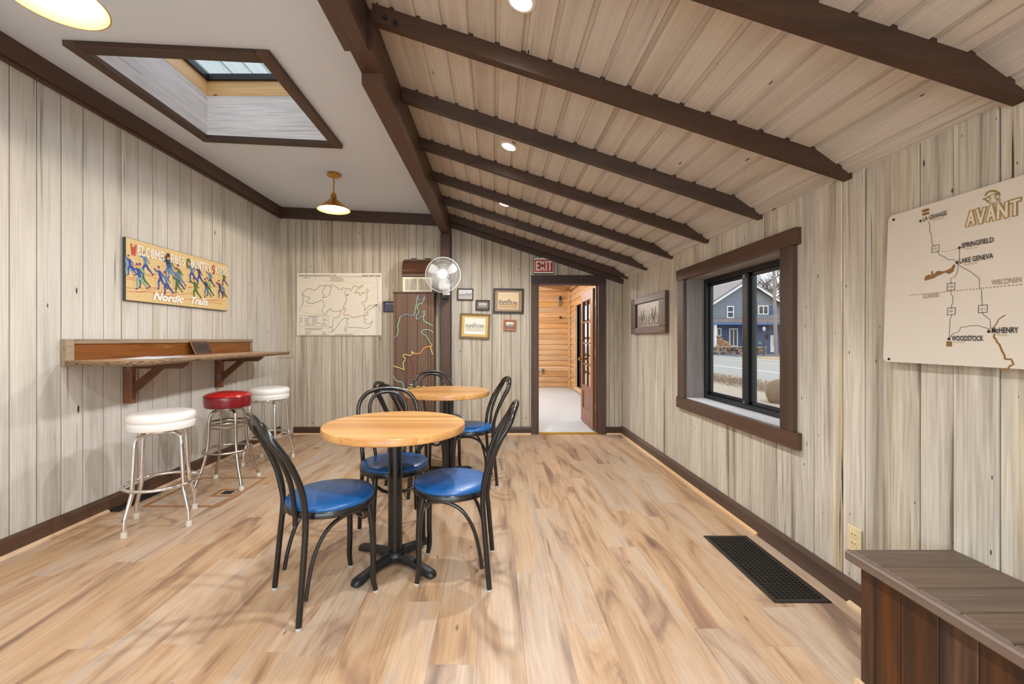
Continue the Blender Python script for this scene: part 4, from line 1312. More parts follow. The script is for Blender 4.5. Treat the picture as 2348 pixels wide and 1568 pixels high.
for c in line:
    if c == ' ':
        cur += .55; first = True; wi += 1; continue
    w_ = WD.get(c, 1.0)
    hh = HH * (1.2 if first else 1.0)
    m_ = cap[wi][0] if first else 'sk_white'
    g = MB()
    fn = lambda x_, y_: Vector((FXs + .0020, U0 + ku * (cur + x_ * w_), ZB - (.012 if first else 0) + y_ * hh))
    st, ser = GL[c]
    def stroke(pts, wdt):
        q = [(U0 + ku * (cur + a * w_), ZB - (.012 if first else 0) + b * hh) for a, b in pts]
        for i_, (a, b) in enumerate(zip(q, q[1:])):
            va, vb = Vector(a), Vector(b)
            d = (vb - va).normalized() * wdt * .35
            lcount[0] += 1
            g.ribbon([va - d, vb + d], wdt, sgn(.0042 + lcount[0] * .000012))
    for s_ in st: stroke(s_, .0085 if not first else .010)
    for (a, b, y_) in ser: stroke([(a, y_), (b, y_)], .006)
    if c == 'O':
        for a in range(0, 180, 60):
            ca, sa = math.cos(math.radians(a)), math.sin(math.radians(a))
            stroke([(.5 - .4 * ca, .5 - .42 * sa), (.5 + .4 * ca, .5 + .42 * sa)], .004)
    g.build('letter', m_, sg, fix=False)
    cur += w_ + .16
    first = False
q0 = scrop(700, 1235)
text('Nordic', 'sk_white', sg, 'lettering', (FXs + .0042, q0[0], q0[1]), (0, 1, .0), (0, 0, 1), .066, .335, shear=.35, bold=.03)
q0 = scrop(1385, 1330)
text('Trails', 'sk_white', sg, 'lettering', (FXs + .0042, q0[0], q0[1] + .012), (0, 1, 0), (0, 0, 1), .066, .225, shear=.35, bold=.03)

# --- trail map board on the far wall
ym = YB - .004
mp_ = empty('trail_map', (-1.97, ym, 1.27), 'white trail map board with green trail lines on the far wall', 'map')
MX0, MX1, MZ0, MZ1 = -2.514, -1.4285, 1.27, 2.069
box('board', MX0, MX1, ym - .018, ym, MZ0, MZ1, 'map_edge', mp_, c=.002)
YM0 = ym - .0185
fm = lambda l: (lambda u, v: Vector((u, YM0 - l, v)))
MB().poly([(MX0 + .012, MZ0 + .005), (MX1 - .012, MZ0 + .005), (MX1 - .012, MZ1 - .012), (MX0 + .012, MZ1 - .012)], fm(0)).build('map_sheet', 'map_paper', mp_, fix=False)


def mcrop(cx, cy):
    q = P(670 + cx / 8.709, 610 + cy / 8.709, YM0)
    return q.x, q.z


mlines = {
    'map_olive': [[(195, 545), (285, 470), (360, 450), (430, 480), (510, 445), (550, 390), (620, 400), (690, 378), (690, 400), (640, 430), (610, 540), (640, 590), (600, 630), (680, 610), (750, 560), (745, 520), (770, 470), (790, 405), (735, 420), (740, 390), (790, 370), (860, 400), (910, 440), (920, 465), (990, 470), (1010, 430), (1080, 455), (1150, 450), (1175, 495), (1240, 390), (1310, 425), (1400, 385), (1400, 410), (1320, 450), (1280, 480), (1250, 545), (1330, 520), (1350, 590), (1400, 530), (1440, 545), (1500, 465), (1520, 490), (1490, 560), (1475, 680), (1395, 740), (1440, 800), (1450, 890), (1480, 850), (1560, 785), (1660, 780)],
                  [(195, 545), (260, 605), (355, 635), (290, 715), (380, 745), (520, 710), (595, 675), (640, 780), (605, 840), (600, 910), (665, 965), (700, 910), (765, 845), (790, 895), (900, 905), (970, 890)],
                  [(1660, 785), (1600, 830), (1540, 870), (1480, 930)]],
    'map_green': [[(970, 890), (960, 960), (910, 1020), (835, 1040), (815, 1130), (805, 1200), (745, 1215), (800, 1240), (810, 1290), (770, 1320), (860, 1250), (930, 1150), (1000, 1070), (1060, 1040), (1135, 1045), (1090, 1080), (1105, 1160), (1050, 1240), (1070, 1320), (1095, 1240), (1180, 1220), (1330, 1225), (1490, 1240), (1560, 1190), (1605, 1095), (1550, 1150), (1470, 1140), (1440, 1100), (1480, 1060), (1425, 1040), (1525, 950), (1480, 930)]],
    'map_rust': [[(980, 880), (1005, 870), (1040, 850), (1075, 850), (1035, 930), (1040, 985), (1110, 965), (1180, 1010), (1260, 1020), (1400, 985), (1450, 980), (1445, 930)]],
    'map_mauve': [[(1080, 480), (1045, 560), (1090, 575), (1135, 565), (1075, 600), (1085, 650), (1060, 740), (1025, 810), (1040, 850)]],
    'map_tan': [[(140, 470), (180, 460)], [(160, 290), (250, 280), (290, 330), (250, 410)], [(560, 230), (640, 280), (900, 310), (1080, 320), (1180, 360), (1300, 330), (1500, 325), (1630, 350), (1640, 500), (1590, 620), (1760, 640)], [(140, 800), (400, 800), (520, 840), (560, 960)], [(1120, 1310), (1230, 1350), (1330, 1270), (1500, 1330)], [(140, 905), (330, 940), (500, 960), (630, 985)]],
    'map_grey': [[(1685, 215), (1705, 400), (1710, 700), (1760, 910)], [(195, 560), (235, 680), (190, 800), (140, 890)], [(205, 570), (210, 620), (200, 780)]],
}
for k, (m_, ls) in enumerate(mlines.items()):
    mb = MB()
    for l in ls:
        q_ = [Vector((*mcrop(*p), 0)) for p in l]
        wig = m_ in ('map_olive', 'map_green', 'map_rust', 'map_mauve')
        q_ = smoothpts(q_, 5)
        if wig: q_ = [p + Vector((R.gauss(0, .0022), R.gauss(0, .0022), 0)) for p in q_]
        mb.ribbon([(p.x, p.y) for p in q_], .0062 if wig else .0045, fm(.0006 + k * .0002))
    mb.build('trail_line', m_, mp_, fix=False)
mb = MB()
for l in ([(150, 995), (725, 995), (725, 1370), (150, 1370)],):
    mb.ribbon([mcrop(*p) for p in l], .003, fm(.002), closed=True)
mb.ribbon([mcrop(150, 1208), mcrop(725, 1208)], .003, fm(.002))
mb.ribbon([mcrop(135, 207), mcrop(1770, 215)], .003, fm(.002))
mb.ribbon([mcrop(848, 1368), mcrop(1215, 1368)], .006, fm(.002))
for (xa, xb, yy) in ((250, 340, 1052), (390, 500, 1052), (610, 680, 1050), (250, 340, 1082), (390, 495, 1082), (610, 715, 1080), (250, 335, 1112), (390, 500, 1112), (610, 650, 1110), (250, 360, 1142), (390, 590, 1142), (610, 680, 1140), (250, 460, 1173), (575, 700, 1175), (250, 600, 1246), (265, 580, 1272), (255, 395, 1317), (595, 670, 1317), (255, 345, 1352), (595, 675, 1352), (160, 205, 1050), (160, 205, 1082), (160, 205, 1112),
                     (750, 985, 236), (765, 1030, 262), (750, 1025, 295), (225, 355, 236)):
    mb.ribbon([mcrop(xa, yy), mcrop(xb, yy)], .0055, fm(.002))
mb.build('fine_print', 'ink_grey', mp_, fix=False)
q = mcrop(140, 200)
text('Kettle Moraine State Forest-Southern Unit', 'ink_grey', mp_, 'lettering', (q[0], YM0 - .001, q[1]), (1, 0, 0), (0, 0, 1), .022, .478, bold=.008)
q = mcrop(1400, 205)
text('Emma Carlin Trails', 'ink_black', mp_, 'lettering', (q[0], YM0 - .001, q[1]), (1, 0, 0), (0, 0, 1), .021, .232, bold=.015)
q = mcrop(330, 1028)
text('Trail Emphasis', 'ink_black', mp_, 'lettering', (q[0], YM0 - .001, q[1]), (1, 0, 0), (0, 0, 1), .016, .12, bold=.012)
q = mcrop(1665, 795)
MB().poly([(q[0], q[1]), (q[0] + .018, q[1]), (q[0] + .018, q[1] + .02), (q[0], q[1] + .02)], fm(.002)).build('trailhead_mark', 'ink_black', mp_, fix=False)

# --- small navy card, half hidden by the cabinet
nc = empty('info_card', (-1.33, ym, 1.57), 'small navy information card beside the trail cabinet', 'card')
box('card', -1.412, -1.235, ym - .008, ym, 1.569, 1.709, 'black_frame', nc, c=.002)
MB().poly([(-1.404, 1.577), (-1.243, 1.577), (-1.243, 1.701), (-1.404, 1.701)], lambda u, v: Vector((u, ym - .009, v))).build('card_face', 'navy_card', nc, fix=False)
text('Emma Carlin', 'sk_white', nc, 'lettering', (-1.375, ym - .009, 1.672), (1, 0, 0), (0, 0, 1), .014, .125, bold=.01)
mb = MB()
for k in range(4):
    mb.ribbon([(-1.39, 1.655 - k * .02), (-1.26, 1.655 - k * .02)], .004, lambda u, v: Vector((u, ym - .0095, v)))
mb.build('fine_print', 'map_grey', nc, fix=False)

# --- brown trail cabinet with painted trail lines, heater vent and hood above
YC = 5.16
CX0, CX1, CZ = -1.2255, -.7256, 1.803
cab = empty('trail_cabinet', (-.97, 5.27, 0), 'tall brown boxed chase painted with coloured trail lines', 'cabinet')
for (a, b_) in ((CX0, -1.195), (-1.193, -1.060), (-1.058, -.93), (-.928, -.80), (-.798, -.765)):
    box('front_board', a, b_ - .001, YC, YC + .02, 0, CZ - .014, 'trail_cabinet', cab, c=.002)
box('corner_board', -.764, CX1, YC - .004, YC + .02, 0, CZ - .014, 'trail_cabinet', cab, c=.002)
box('side_panel', CX0, CX0 + .02, YC + .021, YB - .004, 0, CZ - .014, 'trail_cabinet', cab)
box('side_panel', CX1 - .02, CX1, YC + .021, YB - .004, 0, CZ - .014, 'trail_cabinet', cab)
box('cap', CX0 - .01, CX1 + .012, YC - .014, YB - .004, CZ - .013, CZ + .004, 'trail_cabinet', cab, c=.003)
fc = lambda cx, cy: P(870 + cx / 4.75, 570 + cy / 4.75, YC - .005)
cl = [('neon_mint', .007, [(418, 500), (410, 560), (395, 640), (380, 715), (380, 728)]), ('neon_lilac', .007, [(380, 728), (340, 728), (300, 715), (255, 728), (225, 748)]),
      ('neon_mint', .007, [(225, 748), (212, 800), (195, 850), (205, 890), (190, 950)]), ('neon_lilac', .007, [(190, 950), (152, 980)]),
      ('neon_lilac', .007, [(418, 500), (428, 545), (455, 560), (480, 545), (490, 520)]), ('neon_mint', .007, [(490, 520), (485, 560), (460, 595), (420, 605)]),
      ('neon_mint', .006, [(420, 605), (412, 650), (430, 680), (410, 720), (398, 745), (412, 772)]), ('neon_lilac', .006, [(412, 772), (440, 745), (475, 735), (475, 695)]),
      ('neon_mint', .006, [(475, 695), (487, 680), (497, 705), (480, 750), (485, 790)]), ('neon_mint', .007, [(485, 790), (530, 815), (580, 838)]),
      ('neon_mint', .006, [(583, 915), (560, 890), (510, 882), (470, 890), (455, 910), (475, 930), (510, 950), (530, 985), (555, 1030), (575, 1045)]),
      ('neon_orange', .008, [(575, 1045), (555, 1065), (500, 1075), (470, 1105), (440, 1140), (380, 1145)]), ('neon_yellow', .007, [(575, 1045), (558, 1075), (570, 1120), (582, 1155)]),
      ('neon_yellow', .007, [(380, 1145), (350, 1120), (355, 1150), (325, 1165), (280, 1150), (255, 1165), (275, 1190), (280, 1215), (258, 1240), (262, 1290), (270, 1318), (225, 1300), (185, 1290), (152, 1275)]),
      ('neon_red', .006, [(370, 1165), (340, 1190), (365, 1250), (375, 1330), (362, 1390), (400, 1410), (425, 1420)]), ('neon_pink', .006, [(430, 1380), (432, 1350), (480, 1345), (535, 1348)]),
      ('neon_mint', .007, [(152, 1385), (175, 1430), (205, 1448), (245, 1455), (262, 1500), (258, 1540)]), ('neon_white', .006, [(330, 1480), (365, 1480), (385, 1440), (372, 1420), (395, 1450), (390, 1500)]),
      ('neon_indigo', .006, [(290, 1430), (300, 1460), (285, 1480), (310, 1500)]), ('neon_yellow', .007, [(300, 1530), (335, 1510), (390, 1510), (430, 1500), (470, 1505), (495, 1498)])]
for m_, w_, ps in cl:
    MB().tube(smoothpts([fc(*p) for p in ps], 3), w_ * .75, 6).build('trail_line', m_, cab)
for (a, b_, c_, d_) in ((-1.13, -.88, 1.35, .6), (-1.18, -.95, 1.0, .8)):
    pass

vt = empty('wall_heater', (-.93, 5.28, CZ), 'cream louvred heater grille on top of the trail cabinet', 'heater')
HX0, HX1, YH = -1.122, -.752, 5.20
box('grille_body', HX0, HX1, YH, YB - .004, CZ + .0045, 2.0, 'grille_cream', vt, c=.006)
for (a, b_) in ((HX0 + .03, HX0 + .178), (HX0 + .196, HX1 - .028)):
    o = box('louvre_recess', a, b_, YH - .001, YH + .002, CZ + .028, 1.972, 'slot_dark', vt)
    nn = 11
    for k in range(nn):
        x_ = a + (b_ - a) * (k + .5) / nn
        box('louvre', x_ - .0035, x_ + .0035, YH - .006, YH - .0005, CZ + .028, 1.972, 'grille_cream', o)
hd = empty('heater_hood', (-.93, 5.3, 2.0), 'glossy brown curved metal hood above the heater grille', 'hood')
prof = [(YB - .004, 2.003), (YH - .015, 2.003), (YH - .015, 2.03)] + [(YB - .02 - .215 * math.cos(a), 2.03 + .215 * math.sin(a)) for a in [PI / 2 * k / 12 for k in range(1, 13)]] + [(YB - .004, 2.245)]
MB().prism(prof, HX0 - .003, HX1 + .01, 'x').build('curved_cover', 'hood_brown', hd)
box('lower_lip', HX0 - .006, HX1 + .012, YH - .022, YH - .0155, 2.001, 2.026, 'hood_brown', hd, c=.002)
for xa in (HX0 + .07, HX0 + .25):
    box('strap', xa, xa + .07, YB - .03, YB - .004, 2.2455, 2.262, 'black_frame', hd)

# --- wall fan ------------------------------------------------------------------------
fn_ = empty('wall_fan', (-.585, 5.22, 1.95), 'white round caged fan mounted on the brown post', 'fan')
FC = P(1015, 629, 4.97)
Rf = 41 / FPX * 4.97
ring = lambda r, dy, tr, n=48, sg_=6: MB().tube([(FC.x + r * math.cos(2 * PI * k / n), FC.y + dy, FC.z + r * math.sin(2 * PI * k / n)) for k in range(n)], tr, sg_, closed=True)
ring(Rf - .004, .03, .006).build('rim', 'fan_white', fn_)
cg = MB()
for rr, dy in ((Rf * .78, -.006), (Rf * .55, -.022), (Rf * .36, -.028)):
    cg.tube([(FC.x + rr * math.cos(2 * PI * k / 40), FC.y + dy, FC.z + rr * math.sin(2 * PI * k / 40)) for k in range(40)], .0014, 4, closed=True)
for k in range(110):
    a = 2 * PI * k / 110
    ps = [(rr * Rf, dy) for rr, dy in ((.30, -.029), (.55, -.022), (.80, -.005), (.93, .012), (.985, .03))]
    cg.tube([(FC.x + r_ * math.cos(a), FC.y + dy, FC.z + r_ * math.sin(a)) for r_, dy in ps], .0014, 3, caps=False)
tag(cg.build('front_cage', 'fan_white', fn_, fix=False), kind='stuff')
cg = MB()
for k in range(72):
    a = 2 * PI * k / 72
    ps = [(rr * Rf, dy) for rr, dy in ((.30, .09), (.80, .075), (.985, .03))]
    cg.tube([(FC.x + r_ * math.cos(a), FC.y + dy, FC.z + r_ * math.sin(a)) for r_, dy in ps], .0009, 3, caps=False)
tag(cg.build('rear_cage', 'fan_white', fn_, fix=False), kind='stuff')
def ydisc(prof):                                         # lathe about the fan axis, prof = (radius, depth)
    return MB().lathe(prof, 32).map(lambda q: (FC.x + q.x, FC.y + q.z, FC.z + q.y))
ydisc([(0, -.034), (.052, -.034), (.062, -.030), (.062, -.026), (0, -.026)]).build('centre_badge', 'fan_white', fn_)
ydisc([(0, .0), (.035, .002), (.04, .03), (0, .03)]).build('hub', 'fan_blade', fn_)
for k in range(3):
    a0 = math.radians(20 + 120 * k)
    rows = []
    for (r_, w0, w1) in ((.035, -.18, .25), (.09, -.30, .55), (.14, -.22, .62), (.185, -.05, .5)):
        rows.append([(FC.x + r_ * math.cos(a0 + w0 + (w1 - w0) * i / 5), FC.y + .004 + .03 * i / 5, FC.z + r_ * math.sin(a0 + w0 + (w1 - w0) * i / 5)) for i in range(6)])
    mb = MB()
    for i in range(3):
        for j in range(5):
            mb.add([rows[i][j], rows[i][j + 1], rows[i + 1][j + 1], rows[i + 1][j]], [(0, 1, 2, 3)], 0, True)
    bl_ = mb.build('blade', 'fan_blade', fn_)
    md = bl_.modifiers.new('thick', 'SOLIDIFY'); md.thickness = .002
ydisc([(0, .09), (.055, .09), (.06, .10), (.055, .17), (.04, .185), (0, .185)]).build('motor', 'fan_white', fn_)
MB().box(FC.x - .035, FC.x + .045, 5.13, YB - .1205, FC.z - .27, FC.z - .10, .006).build('mount', 'black_frame', fn_)
MB().tube([(FC.x, FC.y + .14, FC.z - .05), (FC.x + .01, 5.15, FC.z - .16), (FC.x + .005, 5.20, FC.z - .20)], .018, 10).build('neck', 'fan_white', fn_)
MB().box(FC.x - .01, FC.x + .08, FC.y + .05, FC.y + .09, FC.z - .24, FC.z - .10, .01).build('control_box', 'fan_white', fn_)

# --- framed old photographs ---------------------------------------------------------------
def framed(name, x0, y0, x1, y1, fw, fmat, mats, rot, lab):
    """pixel rectangle on the far wall; mats = [(inset px, material)...] from outside in"""
    yw = YB - .004
    a, b_ = P(x0, y0, yw), P(x1, y1, yw)
    c = Vector(((a.x + b_.x) / 2, yw, (a.z + b_.z) / 2))
    w, h = (b_.x - a.x) / 2, (a.z - b_.z) / 2
    t = empty(name, c, lab, 'picture', 'old photographs on the far wall')
    rt = Matrix.Rotation(math.radians(rot), 4, 'Y')
    f = lambda q: c + rt @ (Vector(q) - c)
    k = yw / FPX
    fw *= k
    for q in ((c.x - w, c.x + w, c.z + h - fw, c.z + h), (c.x - w, c.x + w, c.z - h, c.z - h + fw), (c.x - w, c.x - w + fw, c.z - h + fw, c.z + h - fw), (c.x + w - fw, c.x + w, c.z - h + fw, c.z + h - fw)):
        MB().box(q[0], q[1], yw - .022, yw, q[2], q[3], .003).map(f).build('frame_rail', fmat, t)
    d = .012
    for i, (ins, m_) in enumerate(mats):
        (il, it, ir, ib) = [v * k for v in (ins if isinstance(ins, tuple) else (ins,) * 4)]
        n_ = 'print' if i == len(mats) - 1 else 'mount_board'
        MB().box(c.x - w + il, c.x + w - ir, yw - d - .001 - i * .0012, yw - d - i * .0012 + .0001, c.z - h + ib, c.z + h - it).map(f).build(n_, m_, t)


framed('picture_frame', 1049, 661.6, 1085.5, 688.4, 2.6, 'brown_frame', [(2.4, 'mat_white'), (3.4, 'photo_grey')], 1.0, 'small dark framed grey photograph of houses, nearest the fan')
framed('picture_frame', 1090.8, 688, 1123, 711.3, 2.8, 'black_frame', [(2.6, 'mat_grey'), (7, 'photo_small')], 1.0, 'smallest black framed photograph with grey mount, below the fan picture')
framed('picture_frame', 1130.7, 661.6, 1200.7, 718.4, 4.4, 'black_frame', [(4, 'mat_tan'), ((11.5, 9.5, 12, 9.5), 'mat_white'), ((12.8, 10.8, 13.3, 10.8), 'photo_sepia')], .8, 'large black framed sepia farm photograph left of the doorway')
framed('picture_frame', 1054.4, 719, 1123.5, 776.5, 4.6, 'gold_frame', [(4.2, 'mat_gold'), ((11, 10, 11, 10), 'mat_white'), ((13, 11.5, 13, 17), 'photo_cream')], 2.4, 'gold framed crooked photograph of trees with a tan mount')
framed('picture_frame', 1154.3, 732.6, 1183.6, 757.6, 3.2, 'blond_frame', [(3, 'mat_grey'), (5.6, 'photo_red')], 2.5, 'small orange wood framed photograph near the doorway')

# --- EXIT sign
ex = empty('exit_sign', (.635, YB, 2.07), 'red and white EXIT sign above the doorway', 'sign')
ye = YB - .004
a, b_ = P(1223, 590.5, ye), P(1269.5, 628, ye)
box('frame', a.x, b_.x, ye - .020, ye, b_.z, a.z, 'black_frame', ex, c=.002)
k_ = ye / FPX
box('white_panel', a.x + 1.2 * k_, b_.x - 1.2 * k_, ye - .022, ye - .0195, b_.z + 1.2 * k_, a.z - 1.2 * k_, 'exit_white', ex)
box('red_panel', a.x + 2.4 * k_, b_.x - 2.4 * k_, ye - .0235, ye - .0215, b_.z + 4.2 * k_, a.z - 5.6 * k_, 'exit_red', ex)
# heavy condensed capitals
ex0, ez0 = a.x + 4.8 * k_, b_.z + 6.8 * k_
H_ = (a.z - 8.2 * k_) - ez0
mb = MB()
fe = lambda u, v: Vector((u, ye - .0242, v))
def ebar(x0, x1, z0, z1): mb.poly([(ex0 + x0 * k_, ez0 + z0 * H_), (ex0 + x1 * k_, ez0 + z0 * H_), (ex0 + x1 * k_, ez0 + z1 * H_), (ex0 + x0 * k_, ez0 + z1 * H_)], fe)
ebar(0, 3.6, 0, 1); ebar(3.6, 8.6, .82, 1); ebar(3.6, 7.8, .41, .59); ebar(3.6, 8.6, 0, .18)
for (p0, p1) in (((11.2, 1), (19.4, 0)), ((19.4, 1), (11.2, 0))):
    mb.poly([(ex0 + (p0[0] - 2) * k_, ez0 + p0[1] * H_), (ex0 + (p0[0] + 2) * k_, ez0 + p0[1] * H_), (ex0 + (p1[0] + 2) * k_, ez0 + p1[1] * H_), (ex0 + (p1[0] - 2) * k_, ez0 + p1[1] * H_)], fe)
ebar(22.6, 26.2, 0, 1); ebar(27.4, 37, .82, 1); ebar(30.4, 34, 0, .82)
mb.build('lettering', 'exit_white', ex, fix=False)

# --- embossed bicycle panel on the right wall
xb_ = XR - .004
bp2 = empty('bicycle_panel', (xb_, 4.46, 1.285), 'brown framed tin panel embossed with bicycles, left of the window', 'picture')
PY0, PY1, PZ0, PZ1 = 3.965, 4.955, 1.283, 1.685
for (q, m_) in (((PY0, PY1, PZ1 - .07, PZ1), 'brown_paint_y'), ((PY0, PY1, PZ0, PZ0 + .07), 'brown_paint_y'), ((PY1 - .155, PY1, PZ0 + .07, PZ1 - .07), 'brown_paint_z'), ((PY0, PY0 + .155, PZ0 + .07, PZ1 - .07), 'brown_paint_z')):
    box('frame_rail', xb_ - .035, xb_, q[0], q[1], q[2], q[3], m_, bp2, c=.003)
box('tin_sheet', xb_ - .016, xb_ - .008, PY0 + .15, PY1 - .15, PZ0 + .065, PZ1 - .065, 'tin', bp2)
for (cy_, sc_) in ((4.62, .9), (4.30, 1.0)):
    mb = MB()
    fb = lambda u, v: Vector((xb_ - .017, cy_ - u * sc_, 1.43 + v * sc_))
    for wx in (-.075, .075):
        mb.tube([fb(wx + .055 * math.cos(2 * PI * k / 24), .055 * math.sin(2 * PI * k / 24)) for k in range(24)], .003, 6, closed=True)
    for l in ([(-.075, 0), (-.03, .09), (.05, .09), (0, 0), (-.075, 0)], [(0, 0), (-.035, .105)], [(.075, 0), (.045, .115), (.07, .125)], [(-.055, .108), (-.015, .108)]):
        mb.tube([fb(*p) for p in l], .003, 6)
    mb.build('embossed_bicycle', 'tin', bp2)

# --- route map sign on the right wall, leaning out slightly at its lower edge
av = empty('route_sign', (XR - .03, 1.3, 1.126), 'white route map sign reading AVANT on the right wall', 'sign')
AY1, AY0, AZ0, AZ1 = 1.752, .78, 1.128, 1.733
lean = lambda z: -.030 + (z - AZ0) / (AZ1 - AZ0) * .022
xs_ = XR - .004
mb = MB()
rr_ = .018
out = []
for (cy_, cz_, a0) in ((AY1 - rr_, AZ1 - rr_, 0), (AY0 + rr_, AZ1 - rr_, 90), (AY0 + rr_, AZ0 + rr_, 180), (AY1 - rr_, AZ0 + rr_, 270)):
    for k in range(6):
        an = math.radians(a0 + 18 * k)
        out.append((cy_ + rr_ * math.cos(an), cz_ + rr_ * math.sin(an)))
MB().prism(out, -.003, .003, 'x').map(lambda q: (xs_ + lean(q.z) + q.x, q.y, q.z)).build('panel', 'sign_white', av)


def asg(px, py, lift=.0036):
    X = xs_ - .02
    for _ in range(3):
        q = onright(px, py, X)
        X = xs_ + lean(q.z) - lift
    return Vector((X, q.y, q.z))


c2 = lambda cx, cy: asg(2030 + cx / 6.535, 400 + cy / 6.535)      # upper detail crop
c3 = lambda cx, cy: asg(2030 + cx / 6.535, 620 + cy / 6.535)      # lower detail crop


def sline(pts3, w, m_, name, lift=0.0, closed=False):
    """line over points of the sign face"""
    mb = MB()
    mb.ribbon([(q.y, q.z) for q in pts3], w, lambda u, v: Vector((xs_ + lean(v) - .0036 - lift, u, v)), closed=closed)
    return mb.build(name, m_, av, fix=False)


for ps in ([c2(640, 705), c2(665, 740), c2(665, 860), c2(692, 890), c2(695, 1020), c2(735, 1080)], [c2(775, 1145), c2(815, 1210), c2(880, 1228), c2(945, 1278), c2(1030, 1275), c2(1075, 1320)], [c2(1112, 1100), c2(1110, 1265), c2(1085, 1285), c2(1075, 1320)],
           [c2(1080, 1330), c2(1092, 1390), c2(1075, 1470), c2(1045, 1535), c2(985, 1550), c3(982, 205)], [c2(1085, 1330), c2(1140, 1385), c2(1270, 1450), c3(1410, 120), c3(1410, 250), c3(1440, 285), c3(1445, 440), c3(1455, 535)],
           [c3(982, 280), c3(982, 360), c3(1012, 385), c3(1010, 490), c3(992, 520), c3(992, 575)], [c3(990, 650), c3(990, 690), c3(970, 715), c3(955, 1020)], [c3(1455, 612), c3(1455, 650), c3(1570, 740), c3(1575, 860), c3(1550, 880), c3(1552, 915)],
           [c3(955, 1020), c3(1005, 950), c3(1110, 910), c3(1125, 850), c3(1200, 848), c3(1250, 830), c3(1395, 825), c3(1550, 875)]):
    sline(ps, .0022, 'ink_grey', 'route_line')
sline([c2(775, 1145), c2(900, 1155), c2(1000, 1135), c2(1110, 1100)], .0014, 'ink_faint', 'route_line')
sline([c3(1800, 665), c3(1695, 730), c3(1680, 775), c3(1605, 875)], .003, 'ink_tan', 'river_line')
sline([c3(1635, 950), c3(1625, 1000), c3(1665, 1040), c3(1665, 1065), c3(1710, 1110), c3(1745, 1200), c3(1790, 1285), c3(1785, 1310), c3(1800, 1328), c3(1885, 1330), c3(1920, 1405), c3(1865, 1430), c3(1835, 1480), c3(1700, 1485)], .0055, 'ink_tan', 'river_line')
d0, d1_ = c3(360, 373), c3(2075, 205)
nd = 36
mb = MB()
for k in range(nd):
    p = d0.lerp(d1_, k / nd); q = d0.lerp(d1_, (k + .5) / nd)
    mb.ribbon([(p.y, p.z), (q.y, q.z)], .0032, lambda u, v: Vector((xs_ + lean(v) - .0038, u, v)))
mb.build('state_border', 'ink_brown_letters', av, fix=False)
for q in (c2(530, 697), c2(1112, 1097), c2(1077, 1320), c3(955, 1027), c3(1552, 915)):
    MB().poly([(q.y + .005 * math.cos(2 * PI * k / 14), q.z + .005 * math.sin(2 * PI * k / 14)) for k in range(14)], lambda u, v: Vector((xs_ + lean(v) - .0042, u, v))).build('town_dot', 'ink_black', av, fix=False)
UU, VV = (0, -1, 0), (-.036, 0, 1)
def alab(s, p0, p1, h, m_, bold=.0):
    a_, b_ = p0, p1
    text(s, m_, av, 'lettering', a_, (0, -1, 0), VV, h, (a_ - b_).length, bold=bold, lift=.0012)
alab('LA GRANGE', c2(570, 703), c2(925, 612), .0165, 'ink_black', .01)
alab('SPRINGFIELD', c2(1148, 1105), c2(1628, 1020), .0175, 'ink_black', .018)
alab('LAKE GENEVA', c2(1115, 1335), c2(1620, 1255), .0175, 'ink_black', .018)
alab('WOODSTOCK', c3(998, 1055), c3(1475, 1052), .0185, 'ink_black', .02)
alab('McHENRY', c3(1600, 940), c3(2000, 940), .0185, 'ink_black', .02)
alab('ILLINOIS', c3(575, 418), c3(805, 398), .0150, 'ink_brown_letters')
alab('WISCONSIN', c3(1597, 220), c3(2045, 170), .0165, 'ink_brown_letters')
alab('The Square', c3(1020, 1092), c3(1188, 1090), .0075, 'ink_faint')
alab('Fox River', c3(1685, 980), c3(1842, 978), .0080, 'ink_faint')
alab('Geneva Lake', c2(1180, 1362), c2(1378, 1330), .0080, 'ink_faint')
alab('Pedal & Cup', c2(1188, 1138), c2(1378, 1105), .0080, 'ink_faint')
alab('Nora House', c2(692, 703), c2(885, 655), .0078, 'ink_faint')
for (q, s_, w_) in ((c2(750, 1112), '12', .0), (c3(982, 243), '120', .0), (c3(990, 613), '47', 0), (c3(1460, 575), '31', 0)):
    hw_ = .0125
    sline([Vector((0, q.y + sx_ * hw_, q.z + sz_ * hw_)) for sx_, sz_ in ((1, 1), (-1, 1), (-1, -1), (1, -1))], .0026, 'ink_black', 'route_shield', closed=True)
    ww = .012 if len(s_) < 3 else .017
    text(s_, 'ink_grey', av, 'lettering', (q.x, q.y + ww / 2, q.z - .004), (0, -1, 0), VV, .008, ww, lift=.0012)
q = [c3(915, 1062), c3(998, 1062), c3(998, 1138), c3(915, 1138)]
fa = lambda l: (lambda u, v: Vector((xs_ + lean(v) - .0036 - l, u, v)))
MB().poly([(p.y, p.z) for p in q], fa(.0004)).build('square_mark', 'ink_tan', av, fix=False)
q = [c2(1020, 1350), c2(1050, 1345), c2(1045, 1385), c2(1030, 1410), c2(1028, 1445), c2(960, 1495), c2(905, 1470), c2(880, 1475), c2(830, 1500), c2(780, 1520), c3(770, 85), c3(740, 110), c3(595, 155), c3(585, 125), c3(610, 80), c3(655, 60), c2(685, 1510), c2(690, 1455), c2(705, 1443), c2(718, 1450), c2(718, 1500), c2(780, 1445), c2(880, 1450), c2(930, 1430), c2(990, 1400)]
MB().poly([(p.y, p.z) for p in q], fa(.0004)).build('lake_shape', 'ink_tan', av, fix=False)
for q in ([c2(545, 550), c2(560, 530), c2(655, 505), c2(655, 545), c2(562, 568)], [c2(555, 585), c2(650, 560), c2(665, 575), c2(650, 595), c2(555, 618)], [c2(598, 505), c2(604, 505), c2(604, 618), c2(598, 620)]):
    MB().poly([(p.y, p.z) for p in q], fa(.0004)).build('signpost_mark', 'ink_tan', av, fix=False)
